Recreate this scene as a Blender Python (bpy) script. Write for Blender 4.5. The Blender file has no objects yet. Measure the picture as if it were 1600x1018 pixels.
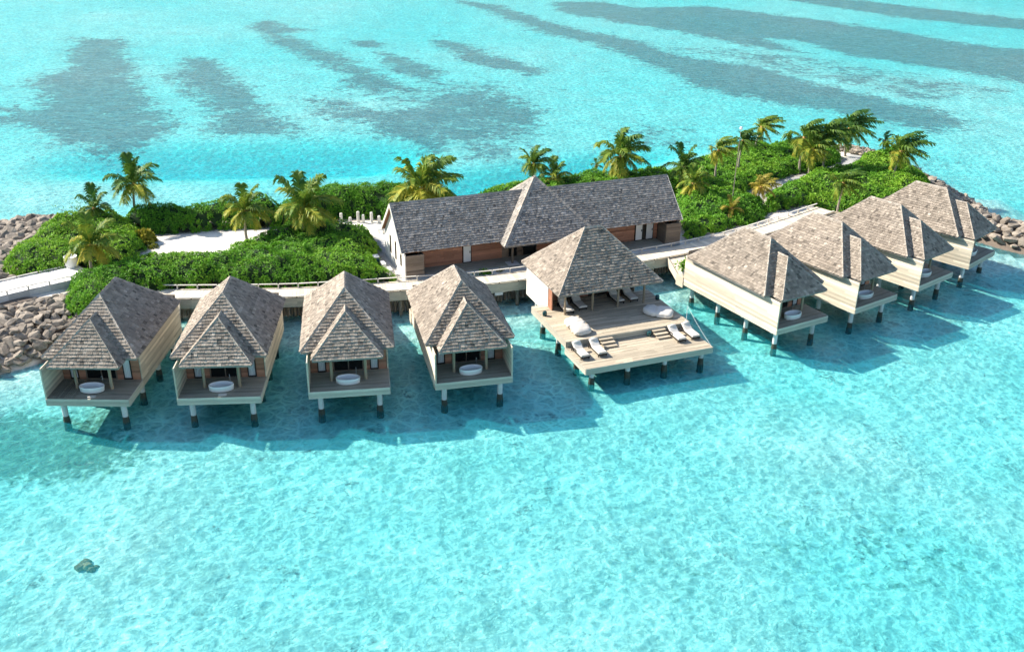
import bpy, bmesh, math
import numpy as np
from mathutils import Matrix, Vector
R = math.radians
sc = bpy.context.scene

# ------------------------------------------------------------------ camera, sky, sun, exposure
cam = bpy.data.objects.new('camera', bpy.data.cameras.new('camera'))
sc.collection.objects.link(cam)
cam.data.sensor_fit = 'HORIZONTAL'; cam.data.sensor_width = 36.0
cam.data.lens = 1514.056 / 1600 * 36
cam.data.clip_start = 0.5; cam.data.clip_end = 6000
cam.matrix_world = (Matrix.Translation((0, 0, 34.942)) @ Matrix.Rotation(math.pi/2 - 0.439554, 4, 'X')
                    @ Matrix.Rotation(0.0144551, 4, 'Z'))
sc.camera = cam

TO_SUN = Vector((-1.22, 0.43, 1.0)).normalized()
SUN_EL = math.asin(TO_SUN.z); SUN_AZ = math.atan2(TO_SUN.x, TO_SUN.y)
wd = bpy.data.worlds.new('World'); sc.world = wd; wd.use_nodes = True
wn = wd.node_tree.nodes; wl = wd.node_tree.links
sky = wn.new('ShaderNodeTexSky'); sky.sky_type = 'NISHITA'; sky.sun_disc = False
sky.sun_elevation = SUN_EL; sky.sun_rotation = SUN_AZ
sky.air_density = 1.0; sky.dust_density = 0.8; sky.ozone_density = 1.2
wl.new(sky.outputs[0], wn['Background'].inputs[0]); wn['Background'].inputs[1].default_value = 0.115
sl = bpy.data.lights.new('sun', 'SUN'); sl.energy = 5.0; sl.angle = R(0.7); sl.color = (1.0, 0.93, 0.82)
so = bpy.data.objects.new('sun', sl); sc.collection.objects.link(so)
so.rotation_euler = (-TO_SUN).to_track_quat('-Z', 'Y').to_euler()
so.location = (-60, 25, 60)
sc.view_settings.view_transform = 'Standard'; sc.view_settings.look = 'None'
sc.view_settings.exposure = 0.92; sc.view_settings.gamma = 1.0
sc.cycles.transparent_max_bounces = 12; sc.cycles.max_bounces = 4
sc.cycles.diffuse_bounces = 2; sc.cycles.glossy_bounces = 2; sc.cycles.use_adaptive_sampling = True; sc.cycles.adaptive_threshold = 0.03
sc.cycles.use_denoising = True
sc.cycles.caustics_reflective = False; sc.cycles.caustics_refractive = False

# ------------------------------------------------------------------ helpers
C = sc.collection
class MB:
    """collects faces with one tint value each; mesh() makes ONE mesh"""
    def __init__(s): s.v = []; s.f = []; s.t = []
    def poly(s, pts, t=1.0):
        n = len(s.v); s.v += [tuple(p) for p in pts]; s.f.append(tuple(range(n, n+len(pts)))); s.t.append(t)
    def box(s, x0, x1, y0, y1, z0, z1, t=1.0):
        s.obox(((x0+x1)/2, (y0+y1)/2, (z0+z1)/2), (abs(x1-x0)/2, 0, 0), (0, abs(y1-y0)/2, 0), (0, 0, abs(z1-z0)/2), t)
    def obox(s, c, a, b, d, t=1.0):
        c, a, b, d = (np.array(q, float) for q in (c, a, b, d)); n = len(s.v)
        for i, j, k in ((-1,-1,-1),(1,-1,-1),(1,1,-1),(-1,1,-1),(-1,-1,1),(1,-1,1),(1,1,1),(-1,1,1)):
            s.v.append(tuple(c+a*i+b*j+d*k))
        for q in ((0,3,2,1),(4,5,6,7),(0,1,5,4),(1,2,6,5),(2,3,7,6),(3,0,4,7)):
            s.f.append(tuple(n+i for i in q)); s.t.append(t)
    def bar(s, p, q, w, h, t=1.0):                      # a beam from p to q, w wide and h high
        p, q = np.array(p, float), np.array(q, float); d = q-p; l = np.linalg.norm(d); d /= l
        up = np.array((0, 0, 1.0)) if abs(d[2]) < .95 else np.array((1.0, 0, 0))
        a = np.cross(d, up); a /= np.linalg.norm(a); b = np.cross(a, d)
        s.obox((p+q)/2, d*l/2, a*w/2, b*h/2, t)
    def tube(s, pts, rad, n=8, t=1.0, caps=True):
        pts = [np.array(p, float) for p in pts]; rings = []
        for i, p in enumerate(pts):
            d = pts[min(i+1, len(pts)-1)] - pts[max(i-1, 0)]; d /= np.linalg.norm(d)
            up = np.array((0, 1.0, 0)) if abs(d[1]) < .9 else np.array((1.0, 0, 0))
            a = np.cross(d, up); a /= np.linalg.norm(a); b = np.cross(d, a); st = len(s.v)
            for k in range(n):
                an = 2*math.pi*k/n; s.v.append(tuple(p + (a*math.cos(an)+b*math.sin(an))*rad[i]))
            rings.append(st)
        for i in range(len(pts)-1):
            for k in range(n):
                s.f.append((rings[i]+k, rings[i+1]+k, rings[i+1]+(k+1)%n, rings[i]+(k+1)%n)); s.t.append(t)
        if caps:
            s.f.append(tuple(rings[0]+k for k in range(n))); s.t.append(t)
            s.f.append(tuple(rings[-1]+k for k in range(n-1, -1, -1))); s.t.append(t)
    def lathe(s, prof, n=24, c=(0, 0), sx=1.0, sy=1.0, t=1.0):
        st = len(s.v)
        for r, z in prof:
            for k in range(n):
                a = 2*math.pi*k/n; s.v.append((c[0]+r*sx*math.cos(a), c[1]+r*sy*math.sin(a), z))
        for i in range(len(prof)-1):
            for k in range(n):
                s.f.append((st+i*n+k, st+i*n+(k+1)%n, st+(i+1)*n+(k+1)%n, st+(i+1)*n+k)); s.t.append(t)
    def mesh(s, name, mat, smooth=False):
        return mesh_np(name, s.v, s.f, s.t, mat, smooth)
def mesh_np(name, v, f, t, mat, smooth=False):
    me = bpy.data.meshes.new(name); me.from_pydata(v if isinstance(v, list) else v.tolist(), [], f if isinstance(f, list) else f.tolist())
    at = me.attributes.new('tint', 'FLOAT', 'FACE'); at.data.foreach_set('value', np.asarray(t, np.float32))
    me.materials.append(mat)
    if smooth: me.polygons.foreach_set('use_smooth', np.ones(len(me.polygons), bool))
    return me
def obj(name, me, parent=None, loc=None, rz=0.0, kind=None, label=None, cat=None, group=None):
    o = bpy.data.objects.new(name, me); C.objects.link(o); o.parent = parent
    if loc is not None: o.location = loc
    if rz: o.rotation_euler.z = rz
    if kind: o['kind'] = kind
    if label: o['label'] = label
    if cat: o['category'] = cat
    if group: o['group'] = group
    return o
def empty(name, loc, rz, label, cat, group=None):
    o = obj(name, None, None, loc, rz, None, label, cat, group); o.empty_display_size = .3; return o

def vnoise(x, y, scale, seed):
    g = np.random.default_rng(seed).random((64, 64)); X, Y = np.asarray(x)/scale, np.asarray(y)/scale
    i, j = np.floor(X).astype(int), np.floor(Y).astype(int); fx, fy = X-i, Y-j
    fx, fy = fx*fx*(3-2*fx), fy*fy*(3-2*fy)
    a, b, c, d = g[i % 64, j % 64], g[(i+1) % 64, j % 64], g[i % 64, (j+1) % 64], g[(i+1) % 64, (j+1) % 64]
    return (a*(1-fx)+b*fx)*(1-fy) + (c*(1-fx)+d*fx)*fy
def sdist(x, y, poly):
    """signed distance to a polygon, positive inside"""
    x, y = np.asarray(x, float), np.asarray(y, float); P = np.array(poly, float); n = len(P)
    best = np.full(x.shape, 1e9); inside = np.zeros(x.shape, bool)
    for i in range(n):
        a, b = P[i], P[(i+1) % n]; e = b-a; t = np.clip(((x-a[0])*e[0]+(y-a[1])*e[1])/(e@e), 0, 1)
        best = np.minimum(best, np.hypot(x-a[0]-t*e[0], y-a[1]-t*e[1]))
        c = (a[1] > y) != (b[1] > y)
        with np.errstate(divide='ignore', invalid='ignore'):
            inside ^= c & (x < (b[0]-a[0])*(y-a[1])/(b[1]-a[1])+a[0])
    return np.where(inside, best, -best)
def segdist(x, y, pts):
    best = np.full(np.shape(x), 1e9)
    for a, b in zip(pts[:-1], pts[1:]):
        a, b = np.array(a), np.array(b); e = b-a; t = np.clip(((x-a[0])*e[0]+(y-a[1])*e[1])/(e@e), 0, 1)
        best = np.minimum(best, np.hypot(x-a[0]-t*e[0], y-a[1]-t*e[1]))
    return best
def smooth(a, b, x): t = np.clip((x-a)/(b-a), 0, 1); return t*t*(3-2*t)

# ------------------------------------------------------------------ materials
class NT:
    def __init__(s, name):
        s.m = bpy.data.materials.new(name); s.m.use_nodes = True; s.t = s.m.node_tree
        s.n = s.t.nodes; s.l = s.t.links; s.out = s.n['Material Output']; s.p = s.n['Principled BSDF']
    def new(s, typ, **kw):
        q = s.n.new(typ)
        for k, v in kw.items(): setattr(q, k, v)
        return q
    def set(s, sock, v):
        if isinstance(v, bpy.types.NodeSocket): s.l.new(v, sock)
        else: sock.default_value = v
    def math(s, op, a, b=0.0, c=0.0):
        q = s.new('ShaderNodeMath', operation=op); s.set(q.inputs[0], a); s.set(q.inputs[1], b)
        if op in ('MULTIPLY_ADD', 'SMOOTH_MIN', 'COMPARE'): s.set(q.inputs[2], c)
        return q.outputs[0]
    def remap(s, x, a, b, c, d, smooth_=False):
        q = s.new('ShaderNodeMapRange'); q.interpolation_type = 'SMOOTHSTEP' if smooth_ else 'LINEAR'
        for i, v in enumerate((x, a, b, c, d)): s.set(q.inputs[i], v)
        return q.outputs[0]
    def mix(s, f, a, b, mode='MIX'):
        q = s.new('ShaderNodeMix', data_type='RGBA', blend_type=mode)
        s.set(q.inputs[0], f)
        for sock, v in ((q.inputs[6], a), (q.inputs[7], b)):
            s.set(sock, v if isinstance(v, bpy.types.NodeSocket) else tuple(v)[:3] + (1.0,))
        return q.outputs[2]
    def noise(s, vec, scale, detail=4.0, rough=.6, dist=0.0):
        q = s.new('ShaderNodeTexNoise'); s.set(q.inputs['Scale'], scale); q.inputs['Detail'].default_value = detail
        q.inputs['Roughness'].default_value = rough; q.inputs['Distortion'].default_value = dist
        s.l.new(vec, q.inputs['Vector']); return q.outputs['Fac']
    def coords(s, stretch=(1, 1, 1), rnd=True, world=False):
        if world: v = s.new('ShaderNodeNewGeometry').outputs['Position']
        else: v = s.new('ShaderNodeTexCoord').outputs['Object']
        mp = s.new('ShaderNodeMapping'); s.l.new(v, mp.inputs[0]); mp.inputs['Scale'].default_value = stretch
        if rnd and not world:
            oi = s.new('ShaderNodeObjectInfo'); k = s.math('MULTIPLY', oi.outputs['Random'], 57.0)
            cx = s.new('ShaderNodeCombineXYZ'); s.l.new(k, cx.inputs[0]); s.l.new(k, cx.inputs[1]); s.l.new(cx.outputs[0], mp.inputs[1])
        return mp.outputs[0]
    def bump(s, h, strength, dist):
        q = s.new('ShaderNodeBump'); q.inputs['Strength'].default_value = strength; q.inputs['Distance'].default_value = dist
        s.l.new(h, q.inputs['Height']); s.l.new(q.outputs[0], s.p.inputs['Normal']); return q.outputs[0]
    def attr(s, name):
        q = s.new('ShaderNodeAttribute'); q.attribute_name = name; return q.outputs['Fac']
def surf(name, col, var=.25, scale=2.0, fine=18.0, rough=.8, bump=.3, bdist=.01, stretch=(1, 1, 1), col2=None, spec=.3, rvar=.1):
    """weathered procedural surface: broad stains, fine grain, a per-piece tint and a per-object shift"""
    t = NT(name); v = t.coords(stretch)
    n1 = t.noise(v, scale, 5, .62, .4); n2 = t.noise(v, fine, 4, .6)
    f = t.math('ADD', t.math('MULTIPLY', n1, .6), t.math('MULTIPLY', n2, .4))
    lo = tuple(c*(1-var) for c in col); hi = tuple(c*(1+var) for c in (col2 or col))
    c = t.mix(t.remap(f, .32, .68, 0, 1), lo, hi)
    tint = t.attr('tint'); oi = t.new('ShaderNodeObjectInfo').outputs['Random']
    k = t.math('MULTIPLY', tint, t.remap(oi, 0, 1, 1-rvar, 1+rvar))
    g = t.new('ShaderNodeCombineColor')
    for i in range(3): t.l.new(k, g.inputs[i])
    t.set(t.p.inputs['Base Color'], t.mix(1.0, c, g.outputs[0], 'MULTIPLY'))
    t.p.inputs['Roughness'].default_value = rough; t.p.inputs['Specular IOR Level'].default_value = spec
    if bump: t.bump(t.math('ADD', t.math('MULTIPLY', n2, .6), n1), bump, bdist)
    return t.m
M = {}
M['shingle'] = surf('weathered_shingle', (.265, .217, .168), .26, 1.1, 22, .88, .5, .012, (1, 1, 1), (.30, .256, .208))
M['shingle_dark'] = surf('dark_weathered_shingle', (.28, .255, .225), .3, 1.0, 20, .88, .5, .012)
M['cap'] = surf('hip_cap_wood', (.34, .295, .245), .2, 3, 25, .85, .3)
M['soffit'] = surf('reddish_soffit', (.27, .115, .06), .25, 3, 30, .6, .2, .004, (1, 6, 1))
M['siding'] = surf('bleached_siding', (.60, .525, .405), .16, 1.2, 14, .75, .35, .006, (.6, .6, 6))
M['white_wall'] = surf('white_plaster', (.78, .75, .68), .06, 1.0, 10, .8, .15)
M['red_wood'] = surf('red_brown_siding', (.39, .185, .115), .25, 2, 14, .65, .3, .005, (.6, .6, 6))
M['brown_wood'] = surf('brown_screen_wood', (.20, .155, .115), .3, 2, 14, .75, .3, .006, (.6, .6, 6))
M['grey_deck'] = surf('grey_deck_wood', (.33, .305, .24), .25, 1.3, 12, .8, .3, .005, (1, 8, 1))
M['deck'] = surf('sunbleached_deck', (.43, .365, .27), .28, .8, 10, .78, .35, .006, (.8, 9, 1))
M['fascia'] = surf('pale_fascia_boards', (.50, .46, .37), .18, 1.0, 9, .75, .3, .006, (.7, .7, 7))
M['walk'] = surf('pale_walkway_boards', (.62, .54, .42), .12, .9, 9, .8, .3, .005)
M['rail'] = surf('pale_rail', (.66, .63, .56), .12, 2, 14, .7, .2)
M['post'] = surf('post_timber', (.34, .27, .185), .25, 2, 12, .75, .3, .006, (5, 5, .7))
M['concrete'] = surf('pile_concrete', (.64, .65, .62), .16, 2.2, 12, .85, .3)
M['wet'] = surf('algae_wet_pile', (.06, .062, .045), .4, 3, 14, .6, .6, .02)
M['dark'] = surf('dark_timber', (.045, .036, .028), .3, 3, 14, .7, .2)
M['log'] = surf('weathered_log', (.27, .235, .19), .35, 3, 14, .85, .5, .01, (4, 4, .6))
M['white'] = surf('white_paint', (.80, .79, .76), .05, 2, 20, .45, .08)
M['tub'] = surf('white_ceramic', (.82, .81, .78), .03, 2, 20, .18, 0, spec=.5)
M['fabric'] = surf('white_canvas', (.66, .61, .54), .07, 2.2, 30, .9, .4, .01)
M['curtain'] = surf('white_curtain', (.72, .74, .74), .06, 2, 20, .9, .1)
M['black'] = surf('dark_wicker', (.025, .022, .02), .3, 8, 40, .6, .3, .004)
M['teal'] = surf('dark_teal_glaze', (.012, .06, .065), .3, 5, 20, .25, .1, .003, spec=.5)
M['red'] = surf('red_cloth', (.5, .03, .03), .2, 4, 20, .85, .2)
M['bridge'] = surf('pale_concrete', (.64, .62, .60), .1, .8, 9, .85, .25)
M['bridge_side'] = surf('grey_concrete_side', (.50, .51, .50), .16, .7, 7, .85, .3)
M['metal'] = surf('grey_metal', (.45, .47, .48), .1, 3, 20, .4, .05)
M['rock'] = surf('revetment_rock', (.22, .184, .145), .42, .9, 6.5, .9, 1.0, .06, col2=(.285, .243, .195), rvar=.32)
M['coral_rock'] = surf('brown_coral_rock', (.30, .22, .11), .5, 1.5, 7, .9, .9, .04)
def glass():
    t = NT('dark_glass'); t.p.inputs['Base Color'].default_value = (.012, .014, .014, 1); t.p.inputs['Roughness'].default_value = .06
    return t.m
M['glass'] = glass()
def leafmat(name, dark, mid, light, trans=.3):
    t = NT(name); k = t.attr('tint'); cr = t.new('ShaderNodeValToRGB'); t.l.new(k, cr.inputs[0])
    e = cr.color_ramp.elements; e[0].position = 0; e[0].color = dark+(1,); e[1].position = 1; e[1].color = light+(1,)
    q = e.new(.5); q.color = mid+(1,)
    t.l.new(cr.outputs[0], t.p.inputs['Base Color']); t.p.inputs['Roughness'].default_value = .55
    t.p.inputs['Specular IOR Level'].default_value = .18
    tr = t.new('ShaderNodeBsdfTranslucent'); t.l.new(cr.outputs[0], tr.inputs[0]); mx = t.new('ShaderNodeMixShader')
    mx.inputs[0].default_value = trans; t.l.new(t.p.outputs[0], mx.inputs[1]); t.l.new(tr.outputs[0], mx.inputs[2])
    t.l.new(mx.outputs[0], t.out.inputs[0]); return t.m
M['leaf'] = leafmat('shrub_leaf', (.05, .17, .018), (.14, .35, .03), (.30, .49, .045))
M['leaf_yellow'] = leafmat('yellow_green_leaf', (.09, .13, .02), (.28, .27, .03), (.55, .45, .06))
M['leaf_bright'] = leafmat('bright_yellow_leaf', (.4, .3, .01), (.65, .48, .02), (.8, .65, .06))
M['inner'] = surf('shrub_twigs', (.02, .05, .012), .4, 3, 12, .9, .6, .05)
M['frond'] = leafmat('palm_frond', (.035, .11, .022), (.15, .25, .03), (.55, .48, .06), .3)
M['frond_yellow'] = leafmat('yellow_palm_frond', (.10, .13, .02), (.34, .29, .045), (.62, .46, .08), .25)
M['trunk'] = surf('palm_trunk', (.36, .31, .25), .25, 2, 10, .9, .6, .02, (1, 1, 6))
M['husk'] = surf('palm_husk', (.42, .24, .09), .35, 5, 20, .9, .5, .01)

# ------------------------------------------------------------------ the setting: island, seabed, water
FRONT = [(-29.5,75.2),(-24.0,75.7),(-19.4,76.0),(-8.9,77.6),(-2.3,79.5),(1.7,81.2),(8,84.0),(14.3,87.0),(22,92.0),(33,100.5)]
ISLE = [(-45,56),(-40.2,63.0),(-36.8,66.0),(-34.2,68.8),(-31.6,72)] + FRONT + [(38,101.5),(44,100.2),(48.5,97.8),(50.7,94.8),(53,92.6),(60,87.8),(75,82),
        (80,88),(64,95.6),(57,99.4),(54.2,101.8),(53.9,112),(52.6,121.5),(52,129),(48.6,132.4),(45.2,134.2),(40,134),(34,133),(29,131),(26.2,128.8),(22,124),
        (16.4,118.5),(10.5,115.5),(5,113.0),(1.3,110.4),(-2,107.6),(-6.4,105.6),(-14,104.6),(-21,103.2),(-29,99.6),(-36,98.4),(-42,98.0),(-46,98.6),(-50.5,98.2),(-54.7,95.5),
        (-62,88),(-76,76),(-80,56),(-58,50)]
def ground_z(x, y):
    x, y = np.asarray(x, float), np.asarray(y, float)
    d = sdist(x, y, ISLE); df = segdist(x, y, FRONT)
    z = np.where(d > 0, np.minimum(1.95*(1-np.exp(-d/2.6))*1.02, 1.95), -.20*(-d)-.02)
    # the log wall makes the front bank steep
    steep = np.where(d > 0, np.minimum(1.95, .2+df*2.6), z)
    z = np.where((d > 0) & (df < d+.05), np.maximum(z, steep), z)
    z = z + np.where(d > .5, (vnoise(x, y, 2.3, 5)-.5)*.16+(vnoise(x, y, .8, 6)-.5)*.05, 0)
    return z
def gz(x, y): return float(ground_z(np.array([x]), np.array([y]))[0])

def sandmat():
    t = NT('coral_sand'); v = t.coords(world=True); n1 = t.noise(v, .35, 5, .6); n2 = t.noise(v, 5.0, 5, .65); n3 = t.noise(v, 40.0, 2, .6)
    c = t.mix(t.remap(n1, .3, .7, 0, 1), (.72, .66, .57), (.82, .785, .72)); c = t.mix(t.remap(n2, .58, .75, 0, .5), c, (.50, .43, .34))
    rk = t.attr('rocky'); c = t.mix(rk, c, t.mix(n2, (.10, .085, .07), (.26, .21, .17)))
    pv = t.attr('paved'); c = t.mix(pv, c, t.mix(n2, (.36, .37, .37), (.48, .48, .47)))
    bl = t.attr('litter'); c = t.mix(t.math('MULTIPLY', bl, t.remap(n2, .35, .6, .2, 1)), c, (.16, .12, .07))
    t.l.new(c, t.p.inputs['Base Color']); t.p.inputs['Roughness'].default_value = .95; t.p.inputs['Specular IOR Level'].default_value = .1
    t.bump(t.math('ADD', n2, t.math('MULTIPLY', n3, .3)), .5, .06); return t.m
PATH = [(27.2,105.2),(28.2,107.2),(30.6,109.8),(33.4,112.5),(38.2,116.0),(40.4,117.8),(42.6,120.2),(44.6,123.4),(46,126)]
HEDGE = {
 'S1': [(-45.4,80.6),(-46.1,84.7),(-45.7,90.5),(-42.8,94.6),(-39.4,94.2),(-36.2,89.4),(-34.9,86.2),(-35.2,82.9),(-37.0,81.7),(-38.6,80.4),(-41.1,78.4),(-43.7,78.6)],
 'S2': [(-39.7,94.2),(-32.9,95.0),(-24.8,97.0),(-21.6,93.2),(-29.7,91.6),(-34.8,90.4),(-38.4,90.2)],
 'S3': [(-25.0,97.6),(-19.6,101.0),(-11.4,102.3),(-5.7,101.2),(-8.0,97.5),(-12,95.8),(-18.6,95.3),(-22.0,93.2)],
 'S4': [(-36.9,73.2),(-37.9,76.6),(-35.8,79.3),(-33.5,80.9),(-27.2,82.0),(-25.6,85.2),(-23.8,89.3),(-18.5,90.8),(-14.3,90.2),(-12.7,86.0),(-12.3,81.4),(-10.3,79.2),(-12.1,78.0),(-19.7,76.9),(-29.0,76.3),(-30.6,73.8),(-34.2,71.0),(-36.0,71.6)],
 'S5': [(-5.2,101.6),(-1.5,105.0),(3.0,109.4),(10.1,110.6),(14.8,112.0),(18.6,113.0),(18.9,105.1),(12,101.5),(4,98)],
 'S6': [(17.8,114.0),(24.6,120.6),(30.6,126.2),(36.5,128.0),(41.2,126.2),(42.2,122.4),(40.4,119.4),(37.6,116.9),(32.8,113.4),(29.5,110.4),(26.9,107.6),(26.0,104.5),(27.4,101.4),(26.4,97.6),(22,94.2),(17.2,90.6),(17.3,95.5),(17.9,103.2)],
 'S7': [(27.0,99.6),(28.4,104.6),(31.3,108.4),(36.6,114.2),(41.4,117.2),(44.6,121.2),(47.8,121.0),(49.6,113.6),(48.0,107.6),(43,103.5),(37,101.4),(32.2,102.2)],
}
def build_ground():
    xs = np.arange(-82, 84, .55); ys = np.arange(48, 140, .55); X, Y = np.meshgrid(xs, ys)
    d = sdist(X, Y, ISLE); Z = ground_z(X, Y); nx = len(xs); ok = d > -3.5
    idx = np.full(X.shape, -1); idx[ok] = np.arange(ok.sum()); q = np.stack([idx[:-1,:-1], idx[:-1,1:], idx[1:,1:], idx[1:,:-1]], -1).reshape(-1, 4)
    q = q[(q >= 0).all(1)]; v = np.stack([X[ok], Y[ok], Z[ok]], 1)
    me = mesh_np('island_ground', v, q, np.ones(len(q)), sandmat(), True)
    x, y, dd = v[:,0], v[:,1], d[ok]
    rocky = ((x < -41-.0*y) & (dd < 7)) | ((x < -34.5) & (y < 74.5) & (y-(-.9*x+33) > 0) & (dd > -1.2)) | ((x > 46) & (dd < 6) & (y < 126))
    rocky = rocky.astype(np.float32)
    paved = smooth(1.5, 1.0, segdist(x, y, PATH))
    paved = np.maximum(paved, smooth(1.2, .6, segdist(x, y, [(-13.5,89.3),(-12.2,86),(-11.4,83.0)])))
    lit = np.zeros(len(x))
    for p in HEDGE.values(): lit = np.maximum(lit, smooth(-1.3, .2, sdist(x, y, p)))
    for n, a in (('rocky', rocky), ('paved', paved), ('litter', lit)):
        at = me.attributes.new(n, 'FLOAT', 'POINT'); at.data.foreach_set('value', np.asarray(a, np.float32))
    obj('ground', me, kind='structure')
build_ground()

GRASS = [
 [(-98.4,222.8),(-88.1,221.9),(-82.2,206.1),(-74.1,191.1),(-70.8,180.1),(-58.1,155.1),(-51.1,143.0),(-51.2,137.4),(-53.8,132.0),(-57.2,129.2),(-63.3,133.2),(-68.1,140.1),(-77.7,145.4),(-79.1,151.6),(-76.2,154.0),(-77.7,160.9),(-81.4,165.6),(-87.2,176.0),(-84.1,185.2),(-90.4,201.7)],
 [(-66.9,199.9),(-61.2,200.4),(-52.9,181.4),(-45.9,168.0),(-38.9,151.9),(-32.9,144.9),(-34.4,141.0),(-43.5,139.7),(-47.3,151.4),(-52.6,162.5),(-59.8,175.1)],
 [(-65.3,248.3),(-63.2,256.2),(-51.6,239.3),(-55.0,234.1),(-44.3,217.2),(-36.8,206.0),(-31.3,195.8),(-24.6,183.5),(-19.7,176.8),(-21.8,169.6),(-26.6,171.9),(-31.6,186.0),(-41.4,202.0),(-51.2,216.6)],
 [(-35.1,163.7),(-27.3,161.8),(-25.5,157.2),(-17.2,157.7),(-11.9,173.0),(-5.1,173.4),(-0.5,166.0),(3.6,152.4),(2.5,142.3),(-4.1,140.1),(-8.6,136.2),(-9.8,127.9),(-13.0,134.3),(-19.2,140.3),(-23.9,146.6),(-31.3,154.6)],
 [(-18.5,228.1),(-10.9,221.8),(-6.2,208.5),(5.5,191.9),(3.0,188.5),(-8.6,201.0),(-11.8,211.9)],
 [(-37.0,225.7),(-29.6,222.7),(-30.4,217.4),(-34.9,219.7)], [(-27.8,209.0),(-17.1,193.5),(-16.9,184.0),(-23.1,191.1)],
 [(-16.6,300.4),(-6.8,291.3),(8.7,255.5),(28.4,227.8),(33.4,211.7),(48.2,198.5),(57.6,177.7),(68.4,163.1),(71.3,154.4),(64.6,147.8),(53.1,162.2),(43.9,168.9),(34.5,178.9),(30.8,193.8),(20.6,222.8),(8.2,239.9),(-6.5,277.8)],
 [(11.9,300.7),(25.3,302.2),(35.3,288.9),(54.9,296.7),(76.7,272.6),(95.5,252.0),(103.9,233.4),(115.2,225.7),(150,195),(160,150),(130,160),(97.1,187.4),(88.1,201.5),(73.4,217.3),(67.0,235.7),(57.1,238.5),(61.0,217.9),(50.7,229.7),(40.1,247.9),(25.6,262.8),(13.0,279.9)],
 [(80,345),(90.7,325.7),(107.6,314.7),(121.2,298.3),(139.2,276.5),(180,235),(175,225),(131.2,259.6),(105.5,280.5),(88.3,309.4),(74,335)],
 [(-0.6,173.7),(4.1,154.6),(-0.4,144.1),(-1.5,154.2)]]
FAINT = [[(-67,160),(-60,150),(-75,141),(-98,150),(-98,158)], [(-35,175),(-8,183),(5,170),(-20,160)], [(-10,152),(3,152),(0,128),(-9,126)], [(28,228),(60,215),(90,178),(70,170),(45,205)], [(20,150),(26,147),(20,135),(14,140)]]
def seamat():
    t = NT('lagoon_bed'); v = t.coords(world=True)
    g = t.attr('grass'); n0 = t.noise(t.coords((1, 1.0, 1), world=True), .16, 6, .62, .6); n1 = t.noise(v, .8, 5, .65, .5); n2 = t.noise(v, 4.0, 4, .6)
    f = t.math('ADD', g, t.math('ADD', t.math('MULTIPLY', t.math('SUBTRACT', n0, .5), 1.7), t.math('ADD', t.math('MULTIPLY', t.math('SUBTRACT', n1, .5), 2.1), t.math('MULTIPLY', t.math('SUBTRACT', n2, .5), 1.2))))
    f = t.remap(f, .22, .74, 0, .97, True)
    f = t.math('MULTIPLY', f, t.remap(t.noise(t.coords((.55, 1.6, 1), world=True), .9, 4, .65, .4), .36, .62, .74, 1.0))
    sand = t.mix(t.remap(n0, .3, .7, 0, 1), (.76, .74, .66), (.86, .84, .76))
    sand = t.mix(t.remap(n2, .4, .8, 0, .3), sand, (.55, .53, .45))
    rb = t.attr('rubble'); n4 = t.noise(v, 1.4, 4, .6, .8)
    rf = t.math('ADD', rb, t.math('MULTIPLY', t.math('SUBTRACT', n4, .5), 1.5)); rf = t.remap(rf, .45, .85, 0, .85, True)
    sand = t.mix(rf, sand, t.mix(n2, (.10, .13, .085), (.33, .34, .25)))
    c = t.mix(f, sand, t.mix(n2, (.165, .075, .08), (.27, .145, .14)))
    t.l.new(c, t.p.inputs['Base Color']); t.p.inputs['Roughness'].default_value = 1.0; t.p.inputs['Specular IOR Level'].default_value = 0
    wb_ = t.new('ShaderNodeTexNoise'); wb_.inputs['Scale'].default_value = .9; wb_.inputs['Detail'].default_value = 2; t.l.new(v, wb_.inputs['Vector'])
    of = t.new('ShaderNodeVectorMath', operation='MULTIPLY_ADD'); t.l.new(wb_.outputs['Color'], of.inputs[0]); of.inputs[1].default_value = (1.2, 1.2, 0); t.l.new(v, of.inputs[2])
    vo = t.new('ShaderNodeTexVoronoi', feature='SMOOTH_F1'); vo.inputs['Scale'].default_value = 1.05; vo.inputs['Smoothness'].default_value = .25; t.l.new(of.outputs[0], vo.inputs['Vector'])
    hgt = t.math('ADD', t.math('MULTIPLY', vo.outputs['Distance'], 1.0), t.math('ADD', t.math('MULTIPLY', n2, .12), t.math('MULTIPLY', n4, .8)))
    t.bump(hgt, .8, .2); return t.m
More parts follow.
